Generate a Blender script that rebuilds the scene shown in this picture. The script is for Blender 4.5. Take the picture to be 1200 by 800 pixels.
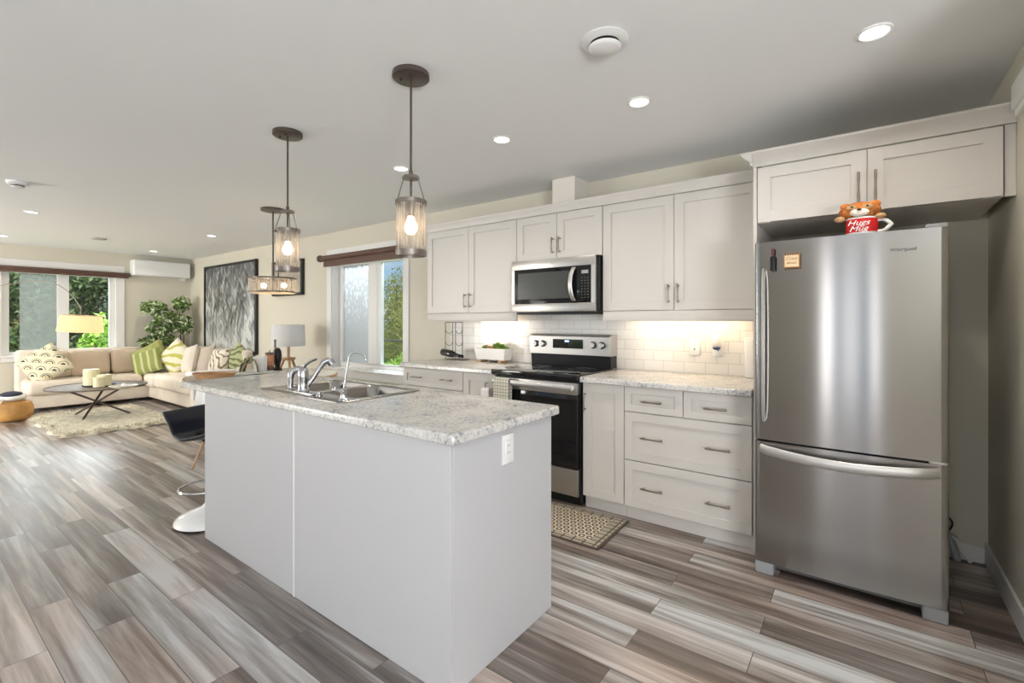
import bpy, bmesh, math, random
from mathutils import Vector, Matrix, Euler
R = math.radians
for o in list(bpy.data.objects): bpy.data.objects.remove(o)
S = bpy.context.scene
COL = S.collection

# ------------------------------------------------------------ camera, world, lights, exposure
cd = bpy.data.cameras.new('camera'); cam = bpy.data.objects.new('camera', cd); COL.objects.link(cam)
cam.location = (0, 0, 1.30); cam.rotation_euler = (R(90), 0, R(36.66))
cd.sensor_width = 36; cd.lens = 555 / 1200 * 36; cd.shift_y = -24 / 1200; cd.clip_start = 0.05; cd.clip_end = 200
S.camera = cam
S.view_settings.view_transform = 'Standard'; S.view_settings.look = 'None'
S.view_settings.exposure = -0.10; S.view_settings.gamma = 1.0
S.view_settings.use_curve_mapping = False

W = bpy.data.worlds.new('sky'); S.world = W; W.use_nodes = True
nt = W.node_tree; nt.nodes.clear()
wo = nt.nodes.new('ShaderNodeOutputWorld'); bg = nt.nodes.new('ShaderNodeBackground')
tc = nt.nodes.new('ShaderNodeTexCoord'); mp = nt.nodes.new('ShaderNodeMapping'); mp.inputs['Scale'].default_value = (2, 2, 5)
nz = nt.nodes.new('ShaderNodeTexNoise'); nz.inputs['Scale'].default_value = 2.2; nz.inputs['Detail'].default_value = 6
cr = nt.nodes.new('ShaderNodeValToRGB')
cr.color_ramp.elements[0].position = .42; cr.color_ramp.elements[0].color = (.42, .64, .92, 1)
cr.color_ramp.elements[1].position = .60; cr.color_ramp.elements[1].color = (.95, .97, 1, 1)
nt.links.new(tc.outputs['Generated'], mp.inputs[0]); nt.links.new(mp.outputs[0], nz.inputs[0])
nt.links.new(nz.outputs[0], cr.inputs[0]); nt.links.new(cr.outputs[0], bg.inputs[0]); nt.links.new(bg.outputs[0], wo.inputs[0])
bg.inputs[1].default_value = 0.95

def sunlamp(rot, e, ang=2):
    l = bpy.data.lights.new('sun', 'SUN'); l.energy = e; l.angle = R(ang); l.color = (1, .93, .82)
    o = bpy.data.objects.new('sun', l); COL.objects.link(o); o.rotation_euler = rot
sunlamp((R(52), 0, R(72)), 3.2)
def area(name, loc, target, sx, sy, e, col=(1, 1, 1), spread=180):
    l = bpy.data.lights.new(name, 'AREA'); l.shape = 'RECTANGLE'; l.size = sx; l.size_y = sy; l.energy = e; l.color = col; l.spread = R(spread)
    o = bpy.data.objects.new(name, l); COL.objects.link(o); o.location = loc
    o.rotation_euler = (Vector(target) - Vector(loc)).to_track_quat('-Z', 'Y').to_euler()
    return o
# area lamps added for daylight; the south and east openings are invented
area('added_streak_lamp_left', (-.58, -3.55, 1.15), (-.58, 0, 1.5), .20, 2.1, 9, (1, .96, .93))  # unseen strip added for the bright streak on the fridge
area('added_streak_lamp_middle', (-.12, -3.55, 1.15), (-.12, 0, 1.5), .30, 2.1, 5, (1, .97, .94))  # dimmer unseen strip added between the two outer fridge streaks
area('added_streak_lamp_right', (.36, -3.55, 1.15), (.36, 0, 1.5), .15, 2.1, 5, (1, .97, .94))  # unseen strip added for the right-hand fridge streak
area('added_ceiling_fill', (-4.6, -3.52, 1.0), (-4.6, -2.9, 4.0), 2.6, 1.2, 40, (.92, .96, 1))  # unseen lamp added, tilted up to lift the ceiling
area('added_living_fill', (-8.3, -3.55, 1.3), (-9.2, 1.5, 1.9), 2.2, 1.7, 235, (1, .98, .94))  # unseen lamp added to brighten the living room side
area('added_east_fill', (2.68, -1.5, 1.0), (1.0, -1.0, 2.6), 1.7, 1.2, 215, (.95, .975, 1))  # unseen lamp added to light the island end panel
area('added_sky_lamp_living', (-14.3, 2.5, 3.75), (-9.8, 2.1, 1.9), 5.2, 2.7, 800, (.88, .94, 1))  # lamp added outside the window for the sheen on the floor
area('added_sky_lamp_kitchen', (-4.85, 4.35, 2.8), (-4.5, 2.4, .5), 1.3, .8, 170, (.86, .93, 1))  # lamp added outside, brightens the patterned film and window jambs

# ------------------------------------------------------------ materials
def mat(name):
    m = bpy.data.materials.new(name); m.use_nodes = True
    return m, m.node_tree, m.node_tree.nodes['Principled BSDF']
def pm(name, col, rough=.5, metal=0, bump=0, bscale=60, var=0, vscale=8, spec=None, stretch=None, emit=None, es=0, coat=0):
    m, nt, b = mat(name)
    b.inputs['Base Color'].default_value = (*col, 1); b.inputs['Roughness'].default_value = rough; b.inputs['Metallic'].default_value = metal
    if spec is not None: b.inputs['Specular IOR Level'].default_value = spec
    if coat: b.inputs['Coat Weight'].default_value = coat; b.inputs['Coat Roughness'].default_value = .05
    if emit: b.inputs['Emission Color'].default_value = (*emit, 1); b.inputs['Emission Strength'].default_value = es
    if bump or var:
        t = nt.nodes.new('ShaderNodeTexCoord'); mp = nt.nodes.new('ShaderNodeMapping')
        nt.links.new(t.outputs['Object'], mp.inputs[0])
        if stretch: mp.inputs['Scale'].default_value = stretch
    if var:
        n = nt.nodes.new('ShaderNodeTexNoise'); n.inputs['Scale'].default_value = vscale; n.inputs['Detail'].default_value = 5
        nt.links.new(mp.outputs[0], n.inputs[0])
        r = nt.nodes.new('ShaderNodeValToRGB'); r.color_ramp.elements[0].position = .3; r.color_ramp.elements[1].position = .7
        r.color_ramp.elements[0].color = (*[c * (1 - var) for c in col], 1); r.color_ramp.elements[1].color = (*[min(1, c * (1 + var)) for c in col], 1)
        nt.links.new(n.outputs[0], r.inputs[0]); nt.links.new(r.outputs[0], b.inputs['Base Color'])
    if bump:
        n = nt.nodes.new('ShaderNodeTexNoise'); n.inputs['Scale'].default_value = bscale; n.inputs['Detail'].default_value = 4
        nt.links.new(mp.outputs[0], n.inputs[0])
        bp = nt.nodes.new('ShaderNodeBump'); bp.inputs['Strength'].default_value = bump; bp.inputs['Distance'].default_value = .01
        nt.links.new(n.outputs[0], bp.inputs['Height']); nt.links.new(bp.outputs[0], b.inputs['Normal'])
    return m
def ramp(nt, stops):
    r = nt.nodes.new('ShaderNodeValToRGB'); e = r.color_ramp.elements
    e[0].position = stops[0][0]; e[0].color = (*stops[0][1], 1); e[1].position = stops[-1][0]; e[1].color = (*stops[-1][1], 1)
    for p, c in stops[1:-1]:
        k = e.new(p); k.color = (*c, 1)
    return r

M = {}
M['wall'] = pm('wall_paint', (.65, .61, .51), .6, bump=.05, bscale=200)
M['ceiling'] = pm('ceiling_paint', (.865, .88, .885), .7, bump=.04, bscale=180)
M['trim'] = pm('trim_paint', (.80, .79, .77), .4)
M['chase'] = pm('duct_box_paint', (.74, .70, .64), .5)
M['cab'] = pm('cabinet_paint', (.63, .60, .565), .38)
M['island'] = pm('island_panel', (.53, .53, .55), .4, bump=.02, bscale=30)
M['steel_dark'] = pm('dark_steel', (.16, .16, .165), .4, .8)
M['nickel'] = pm('brushed_nickel', (.30, .26, .22), .32, 1)
M['chrome'] = pm('chrome', (.55, .56, .58), .14, 1)
M['sink'] = pm('sink_steel', (.33, .315, .30), .22, 1, bump=.03, bscale=90, stretch=(1, 12, 1))
M['black_gloss'] = pm('black_glass', (.006, .006, .007), .06, spec=.5)
M['black'] = pm('black_plastic', (.012, .012, .013), .35, spec=.25)
M['bronze'] = pm('dark_bronze', (.13, .105, .09), .38, .75)
M['bronze2'] = pm('pewter_bronze', (.25, .22, .20), .35, .8)
M['whiteplastic'] = pm('white_plastic', (.82, .82, .81), .3)
M['whitegloss'] = pm('white_gloss', (.85, .85, .84), .12, coat=.5)
M['sofa'] = pm('sofa_fabric', (.82, .74, .63), .9, bump=.25, bscale=260, var=.06, vscale=5)
M['sofaback'] = pm('sofa_cushion_fabric', (.62, .50, .385), .9, bump=.25, bscale=260, var=.06, vscale=6)
M['pillow_white'] = pm('white_pillow_fabric', (.76, .69, .60), .9, bump=.2, bscale=200)
M['pillow_tan'] = pm('tan_pillow_fabric', (.52, .44, .37), .9, bump=.2, bscale=200)
M['wood'] = pm('light_wood', (.47, .27, .135), .45, var=.3, vscale=4, stretch=(1, 8, 8))
M['wood_beech'] = pm('beech_wood', (.52, .33, .19), .45, var=.2, vscale=5, stretch=(6, 6, 1))
M['wood_dark'] = pm('grey_brown_wood', (.17, .135, .11), .6, var=.25, vscale=5, stretch=(1, 7, 7))
M['table_cream'] = pm('cream_table_top', (.64, .59, .50), .3, var=.08, vscale=4)
M['frame'] = pm('black_frame', (.010, .009, .009), .3)
M['leaf'] = pm('ficus_leaf', (.13, .22, .05), .45, var=.6, vscale=7)
M['leaf2'] = pm('variegated_leaf', (.66, .72, .50), .45, var=.35, vscale=7)
M['bark'] = pm('bark', (.16, .10, .06), .8, bump=.4, bscale=30)
M['pine'] = pm('forest_leaf', (.14, .20, .09), .8, var=.6, vscale=.8)
M['pine2'] = pm('forest_leaf_light', (.27, .35, .18), .8, var=.5, vscale=1.0)
M['shrub'] = pm('bright_shrub_leaf', (.38, .60, .09), .7, var=.4, vscale=2)
M['poplar'] = pm('yellow_green_leaf', (.33, .36, .06), .7, var=.45, vscale=1.2)
M['lawn'] = pm('lawn', (.20, .38, .08), .9, var=.35, vscale=1.2, bump=.6, bscale=20)
M['foundation'] = pm('siding', (.45, .45, .44), .8)
M['shade_wood'] = pm('brown_blind', (.115, .058, .040), .5, var=.25, vscale=10, stretch=(.3, .3, 60), bump=.3, bscale=30)
M['cream_wax'] = pm('cream_wax', (.86, .80, .52), .5)
M['leather'] = pm('tan_leather', (.62, .33, .10), .4, var=.2, vscale=7, bump=.1, bscale=50)
M['navy'] = pm('navy_cloth', (.02, .025, .05), .8, bump=.3, bscale=60)
M['black_seat'] = pm('navy_black_shell', (.006, .008, .018), .3)
M['wine'] = pm('dark_bottle_glass', (.008, .006, .006), .1, coat=.6)
M['white_ceramic'] = pm('white_ceramic', (.84, .83, .82), .25)
M['red'] = pm('red_glaze', (.62, .012, .015), .25)
M['bear'] = pm('orange_fur', (.60, .20, .045), .95, bump=.8, bscale=160, var=.3, vscale=40)
M['bear_tan'] = pm('tan_fur', (.58, .36, .17), .95, bump=.8, bscale=160)
M['bear_white'] = pm('white_fur', (.85, .78, .68), .95, bump=.6, bscale=160)
M['copper'] = pm('copper_glass', (.55, .25, .13), .25, .35)
M['brownglass'] = pm('brown_glass', (.14, .07, .04), .15)
M['bluegrey'] = pm('grey_blue_lever', (.30, .31, .33), .25, 1)
M['text_dark'] = pm('logo_dark', (.08, .08, .085), .4)
M['text_white'] = pm('text_white', (.88, .86, .84), .5)
M['text_brown'] = pm('text_brown', (.30, .14, .06), .6)
M['note'] = pm('note_face', (.80, .60, .38), .6)
M['winered'] = pm('wine_red_foil', (.09, .012, .02), .35)
M['blue'] = pm('dark_blue_plastic', (.03, .03, .16), .3)
M['teal'] = pm('teal_dot', (.10, .30, .35), .3)
M['pink'] = pm('pink_flower', (.80, .45, .32), .7)
M['herb'] = pm('herb_leaf', (.22, .38, .06), .6, var=.5, vscale=30)
M['soil'] = pm('soil', (.05, .03, .02), .9)
M['napkin'] = pm('white_paper', (.85, .84, .82), .8)
M['lace'] = pm('grey_lace', (.62, .62, .60), .9, var=.35, vscale=90, bump=.5, bscale=120)
M['vase_dark'] = pm('black_vase', (.010, .007, .008), .3, var=.3, vscale=30)
M['ring'] = pm('light_trim_ring', (.82, .81, .79), .4)
M['dark_slot'] = pm('dark_slot', (.03, .028, .026), .6)
M['concrete'] = pm('grey_plastic', (.32, .33, .34), .4)

def emis(name, col, st):
    m, nt, b = mat(name); b.inputs['Base Color'].default_value = (.8, .8, .8, 1)
    b.inputs['Emission Color'].default_value = (*col, 1); b.inputs['Emission Strength'].default_value = st
    return m
M['led'] = emis('ceiling_led', (1, .93, .84), 9)
M['bulb'] = emis('warm_bulb', (1, .74, .46), 9)
M['display'] = emis('clock_display', (.25, .45, 1), 1.5)
M['strip'] = emis('under_cabinet_led', (1, .72, .42), 6)

def glassm():
    m, nt, b = mat('window_glass'); out = nt.nodes['Material Output']
    tr = nt.nodes.new('ShaderNodeBsdfTransparent'); tr.inputs[0].default_value = (.94, .97, .96, 1)
    gl = nt.nodes.new('ShaderNodeBsdfGlossy'); gl.inputs['Roughness'].default_value = .02
    mx = nt.nodes.new('ShaderNodeMixShader'); mx.inputs[0].default_value = .04; nt.links.new(tr.outputs[0], mx.inputs[1]); nt.links.new(gl.outputs[0], mx.inputs[2])
    nt.links.new(mx.outputs[0], out.inputs[0]); return m
M['glass'] = glassm()
def veil(name, col, cover, tl=.5, noise=None, stretch=(1, 1, 1), scale=20, col2=None, lo=.4, hi=.6):
    """thin semi-open material: part transparent, part translucent/diffuse"""
    m, nt, b = mat(name); out = nt.nodes['Material Output']
    tr = nt.nodes.new('ShaderNodeBsdfTransparent'); d = nt.nodes.new('ShaderNodeBsdfDiffuse'); t = nt.nodes.new('ShaderNodeBsdfTranslucent')
    for n in (d, t): n.inputs[0].default_value = (*col, 1)
    m1 = nt.nodes.new('ShaderNodeMixShader'); m1.inputs[0].default_value = tl
    nt.links.new(d.outputs[0], m1.inputs[1]); nt.links.new(t.outputs[0], m1.inputs[2])
    m2 = nt.nodes.new('ShaderNodeMixShader'); m2.inputs[0].default_value = cover
    nt.links.new(tr.outputs[0], m2.inputs[1]); nt.links.new(m1.outputs[0], m2.inputs[2]); nt.links.new(m2.outputs[0], out.inputs[0])
    if noise:
        tc = nt.nodes.new('ShaderNodeTexCoord'); mp = nt.nodes.new('ShaderNodeMapping'); mp.inputs['Scale'].default_value = stretch
        n = nt.nodes.new('ShaderNodeTexNoise'); n.inputs['Scale'].default_value = scale; n.inputs['Detail'].default_value = 4
        r = ramp(nt, [(lo, col), (hi, col2 or col)])
        nt.links.new(tc.outputs['Object'], mp.inputs[0]); nt.links.new(mp.outputs[0], n.inputs[0]); nt.links.new(n.outputs[0], r.inputs[0])
        for k in (d, t): nt.links.new(r.outputs[0], k.inputs[0])
        mm = nt.nodes.new('ShaderNodeMapRange'); mm.inputs['From Min'].default_value = .35; mm.inputs['From Max'].default_value = .65
        mm.inputs['To Min'].default_value = cover - noise; mm.inputs['To Max'].default_value = min(1, cover + noise)
        nt.links.new(n.outputs[0], mm.inputs[0]); nt.links.new(mm.outputs[0], m2.inputs[0])
    return m
M['gauze'] = veil('metal_gauze', (.42, .38, .34), .50, .55, noise=.16, stretch=(9, 9, .8), scale=9, col2=(.66, .60, .53))
M['lampshade'] = veil('warm_lampshade', (.90, .74, .52), 1, .6)
M['lampshade_white'] = pm('white_lampshade', (.70, .69, .68), .8)
M['screen'] = veil('insect_screen', (.45, .47, .46), .38, .3)

def film():
    m, nt, b = mat('patterned_window_film'); out = nt.nodes['Material Output']
    tc = nt.nodes.new('ShaderNodeTexCoord'); sp = nt.nodes.new('ShaderNodeSeparateXYZ'); nt.links.new(tc.outputs['Object'], sp.inputs[0])
    mp = nt.nodes.new('ShaderNodeMapping'); mp.inputs['Scale'].default_value = (1.4, 1, .9); nt.links.new(tc.outputs['Object'], mp.inputs[0])
    v = nt.nodes.new('ShaderNodeTexNoise'); v.inputs['Scale'].default_value = 16; v.inputs['Detail'].default_value = 3; nt.links.new(mp.outputs[0], v.inputs[0])
    r = ramp(nt, [(.52, (0, 0, 0)), (.60, (1, 1, 1))]); nt.links.new(v.outputs[0], r.inputs[0])
    g = nt.nodes.new('ShaderNodeMapRange'); g.inputs['From Min'].default_value = .45; g.inputs['From Max'].default_value = 1.25; nt.links.new(sp.outputs['Z'], g.inputs[0])
    mu = nt.nodes.new('ShaderNodeMath'); mu.operation = 'MULTIPLY'; nt.links.new(r.outputs[0], mu.inputs[0]); nt.links.new(g.outputs[0], mu.inputs[1])
    mc = nt.nodes.new('ShaderNodeMix'); mc.data_type = 'RGBA'; mc.inputs[6].default_value = (.58, .585, .59, 1); mc.inputs[7].default_value = (.85, .88, .92, 1)
    nt.links.new(mu.outputs[0], mc.inputs[0])
    d = nt.nodes.new('ShaderNodeBsdfDiffuse'); t = nt.nodes.new('ShaderNodeBsdfTranslucent'); nt.links.new(mc.outputs[2], d.inputs[0]); nt.links.new(mc.outputs[2], t.inputs[0])
    m1 = nt.nodes.new('ShaderNodeMixShader'); m1.inputs[0].default_value = .6; nt.links.new(d.outputs[0], m1.inputs[1]); nt.links.new(t.outputs[0], m1.inputs[2])
    nt.links.new(m1.outputs[0], out.inputs[0]); return m
M['film'] = film()

def steel(name, base=.56, rough=.30, aniso=.85, rot=0.0):
    m, nt, b = mat(name)
    b.inputs['Base Color'].default_value = (base, base * .975, base * .95, 1); b.inputs['Metallic'].default_value = 1; b.inputs['Roughness'].default_value = rough
    b.inputs['Anisotropic'].default_value = aniso; b.inputs['Anisotropic Rotation'].default_value = rot
    tg = nt.nodes.new('ShaderNodeTangent'); tg.direction_type = 'UV_MAP'; tg.uv_map = 'UVMap'; nt.links.new(tg.outputs[0], b.inputs['Tangent'])
    return m
M['steel'] = steel('stainless_steel', .32, .17, .9, .25)
M['steel2'] = pm('satin_steel', (.50, .485, .465), .36, 1)
M['handle_steel'] = pm('handle_steel', (.62, .61, .60), .36, .85)

def floor_mat():
    m, nt, b = mat('grey_brown_plank_floor'); L = nt.links.new
    tc = nt.nodes.new('ShaderNodeTexCoord'); mp = nt.nodes.new('ShaderNodeMapping'); mp.inputs['Location'].default_value = (.35, -.407 + .1375 * 40, 0)
    L(tc.outputs['Object'], mp.inputs[0])
    br = nt.nodes.new('ShaderNodeTexBrick'); br.offset = .37; br.offset_frequency = 2; br.inputs['Color1'].default_value = (0, 0, 0, 1); br.inputs['Color2'].default_value = (1, 1, 1, 1)
    br.inputs['Scale'].default_value = 1; br.inputs['Mortar Size'].default_value = .0016; br.inputs['Mortar Smooth'].default_value = .3; br.inputs['Brick Width'].default_value = 1.12; br.inputs['Row Height'].default_value = .1375
    br.inputs['Mortar'].default_value = (.5, .5, .5, 1)
    L(mp.outputs[0], br.inputs[0])
    rnd = nt.nodes.new('ShaderNodeSeparateColor'); L(br.outputs['Color'], rnd.inputs[0])
    wmul = nt.nodes.new('ShaderNodeMath'); wmul.operation = 'MULTIPLY'; wmul.inputs[1].default_value = 37.0; L(rnd.outputs[0], wmul.inputs[0])
    def noise(scale, st, detail, dist=0):
        q = nt.nodes.new('ShaderNodeMapping'); q.inputs['Scale'].default_value = st; L(tc.outputs['Object'], q.inputs[0])
        n = nt.nodes.new('ShaderNodeTexNoise'); n.noise_dimensions = '4D'; n.inputs['Scale'].default_value = scale; n.inputs['Detail'].default_value = detail; n.inputs['Distortion'].default_value = dist
        L(q.outputs[0], n.inputs['Vector']); L(wmul.outputs[0], n.inputs['W']); return n
    n1 = noise(1.0, (.75, 15, 1), 4, .5)          # broad bands along the plank
    n2 = noise(3.0, (1.6, 30, 1), 6, .6)           # fine grain
    n3 = noise(.8, (1.2, 1.6, 1), 2, 0)
    a = nt.nodes.new('ShaderNodeMath'); a.operation = 'MULTIPLY_ADD'; a.inputs[1].default_value = .20; L(rnd.outputs[0], a.inputs[0])
    s1 = nt.nodes.new('ShaderNodeMath'); s1.operation = 'MULTIPLY_ADD'; s1.inputs[1].default_value = 1.02; s1.inputs[2].default_value = -.125; L(n1.outputs[0], s1.inputs[0]); L(s1.outputs[0], a.inputs[2])
    s2 = nt.nodes.new('ShaderNodeMath'); s2.operation = 'MULTIPLY_ADD'; s2.inputs[1].default_value = .22; L(n2.outputs[0], s2.inputs[0]); L(a.outputs[0], s2.inputs[2])
    r = ramp(nt, [(.30, (.048, .034, .029)), (.43, (.110, .085, .074)), (.54, (.205, .172, .156)), (.66, (.39, .36, .345)), (.80, (.62, .61, .61))]); L(s2.outputs[0], r.inputs[0])
    hs = nt.nodes.new('ShaderNodeMix'); hs.data_type = 'RGBA'; hs.blend_type = 'MULTIPLY'; hs.inputs[0].default_value = .7
    rr = ramp(nt, [(.38, (1.0, .82, .72)), (.62, (.94, .99, 1.0))]); L(n3.outputs[0], rr.inputs[0]); L(r.outputs[0], hs.inputs[6]); L(rr.outputs[0], hs.inputs[7])
    mo = nt.nodes.new('ShaderNodeMix'); mo.data_type = 'RGBA'; L(br.outputs['Fac'], mo.inputs[0]); L(hs.outputs[2], mo.inputs[6]); mo.inputs[7].default_value = (.05, .04, .035, 1)
    L(mo.outputs[2], b.inputs['Base Color'])
    mr = nt.nodes.new('ShaderNodeMapRange'); mr.inputs['To Min'].default_value = .27; mr.inputs['To Max'].default_value = .38; L(n2.outputs[0], mr.inputs[0]); L(mr.outputs[0], b.inputs['Roughness'])
    bp = nt.nodes.new('ShaderNodeBump'); bp.inputs['Strength'].default_value = .12; bp.inputs['Distance'].default_value = .003
    sb = nt.nodes.new('ShaderNodeMath'); sb.operation = 'MULTIPLY_ADD'; sb.inputs[1].default_value = -3; L(br.outputs['Fac'], sb.inputs[0]); L(n2.outputs[0], sb.inputs[2])
    L(sb.outputs[0], bp.inputs['Height']); L(bp.outputs[0], b.inputs['Normal'])
    b.inputs['Specular IOR Level'].default_value = .9
    return m
M['floor'] = floor_mat()

def counter_mat():
    m, nt, b = mat('speckled_laminate'); L = nt.links.new
    tc = nt.nodes.new('ShaderNodeTexCoord')
    n = nt.nodes.new('ShaderNodeTexNoise'); n.inputs['Scale'].default_value = 72; n.inputs['Detail'].default_value = 8; n.inputs['Roughness'].default_value = .72; L(tc.outputs['Object'], n.inputs[0])
    n2 = nt.nodes.new('ShaderNodeTexNoise'); n2.inputs['Scale'].default_value = 9; n2.inputs['Detail'].default_value = 3; L(tc.outputs['Object'], n2.inputs[0])
    ad = nt.nodes.new('ShaderNodeMath'); ad.operation = 'MULTIPLY_ADD'; ad.inputs[1].default_value = .35; ad.inputs[2].default_value = -.17; L(n2.outputs[0], ad.inputs[0])
    su = nt.nodes.new('ShaderNodeMath'); L(ad.outputs[0], su.inputs[0]); L(n.outputs[0], su.inputs[1])
    r = ramp(nt, [(.35, (.20, .205, .22)), (.41, (.38, .38, .39)), (.48, (.54, .53, .515)), (.62, (.67, .65, .62))]); L(su.outputs[0], r.inputs[0])
    L(r.outputs[0], b.inputs['Base Color']); b.inputs['Roughness'].default_value = .22; b.inputs['Specular IOR Level'].default_value = .85
    return m
M['counter'] = counter_mat()

def tile_mat():
    m, nt, b = mat('white_subway_tile'); L = nt.links.new
    tc = nt.nodes.new('ShaderNodeTexCoord'); mp = nt.nodes.new('ShaderNodeMapping'); mp.inputs['Rotation'].default_value = (R(90), 0, 0); L(tc.outputs['Object'], mp.inputs[0])
    br = nt.nodes.new('ShaderNodeTexBrick'); br.inputs['Scale'].default_value = 1; br.inputs['Brick Width'].default_value = .152; br.inputs['Row Height'].default_value = .077; br.inputs['Mortar Size'].default_value = .0018
    br.inputs['Color1'].default_value = (.78, .765, .74, 1); br.inputs['Color2'].default_value = (.74, .725, .70, 1); br.inputs['Mortar'].default_value = (.52, .50, .47, 1)
    L(mp.outputs[0], br.inputs[0]); L(br.outputs[0], b.inputs['Base Color']); b.inputs['Roughness'].default_value = .15
    bp = nt.nodes.new('ShaderNodeBump'); bp.invert = True; bp.inputs['Strength'].default_value = .4; bp.inputs['Distance'].default_value = .003; L(br.outputs['Fac'], bp.inputs['Height']); L(bp.outputs[0], b.inputs['Normal'])
    return m
M['tile'] = tile_mat()

def art_mat():
    m, nt, b = mat('grey_leaf_print'); L = nt.links.new
    tc = nt.nodes.new('ShaderNodeTexCoord'); mp = nt.nodes.new('ShaderNodeMapping'); mp.inputs['Scale'].default_value = (4.2, 1, 1.7); L(tc.outputs['Object'], mp.inputs[0])
    n = nt.nodes.new('ShaderNodeTexNoise'); n.inputs['Scale'].default_value = 1.5; n.inputs['Detail'].default_value = 7; n.inputs['Distortion'].default_value = 1.8; L(mp.outputs[0], n.inputs[0])
    w = nt.nodes.new('ShaderNodeTexWave'); w.inputs['Scale'].default_value = 5; w.inputs['Distortion'].default_value = 6; w.wave_profile = 'SIN'; w.bands_direction = 'DIAGONAL'; L(tc.outputs['Object'], w.inputs[0])
    sp = nt.nodes.new('ShaderNodeSeparateXYZ'); L(tc.outputs['Object'], sp.inputs[0])
    a = nt.nodes.new('ShaderNodeMath'); a.operation = 'MULTIPLY_ADD'; a.inputs[1].default_value = .05; L(w.outputs['Fac'], a.inputs[0]); L(n.outputs[0], a.inputs[2])
    g = nt.nodes.new('ShaderNodeMath'); g.operation = 'MULTIPLY_ADD'; g.inputs[1].default_value = -.20; L(sp.outputs['Z'], g.inputs[0]); L(a.outputs[0], g.inputs[2])
    r = ramp(nt, [(.18, (.06, .065, .068)), (.30, (.16, .165, .165)), (.40, (.33, .34, .325)), (.55, (.64, .66, .64))]); L(g.outputs[0], r.inputs[0]); L(r.outputs[0], b.inputs['Base Color']); b.inputs['Roughness'].default_value = .35
    return m
M['art'] = art_mat()
M['print'] = pm('beige_print', (.42, .38, .31), .3, var=.25, vscale=6)

def stripes(name, c1, c2, scale, direction='X', dist=0, width=.5):
    m, nt, b = mat(name); L = nt.links.new
    tc = nt.nodes.new('ShaderNodeTexCoord'); w = nt.nodes.new('ShaderNodeTexWave'); w.bands_direction = direction; w.inputs['Scale'].default_value = scale; w.inputs['Distortion'].default_value = dist
    L(tc.outputs['Object'], w.inputs[0]); r = ramp(nt, [(width - .03, c1), (width + .03, c2)]); L(w.outputs['Fac'], r.inputs[0]); L(r.outputs[0], b.inputs['Base Color']); b.inputs['Roughness'].default_value = .9
    return m
M['green_stripe'] = stripes('green_striped_fabric', (.30, .34, .09), (.54, .56, .32), 3.2, 'X', 1, .75)
M['green_plain'] = pm('olive_fabric', (.36, .38, .13), .9, bump=.3, bscale=120, var=.2, vscale=12)
M['yellow_swirl'] = stripes('yellow_white_swirl_fabric', (.80, .76, .60), (.52, .50, .12), 3.0, 'DIAGONAL', 6, .72)
M['leafprint'] = stripes('leaf_print_fabric', (.74, .68, .58), (.22, .17, .10), 5, 'DIAGONAL', 9, .82)
M['fan'] = stripes('fan_striped_fabric', (.50, .45, .30), (.07, .07, .05), 9, 'X', 2, .62)
M['greenleaf'] = stripes('green_leaf_fabric', (.45, .47, .27), (.16, .19, .08), 5, 'DIAGONAL', 8, .7)

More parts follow.
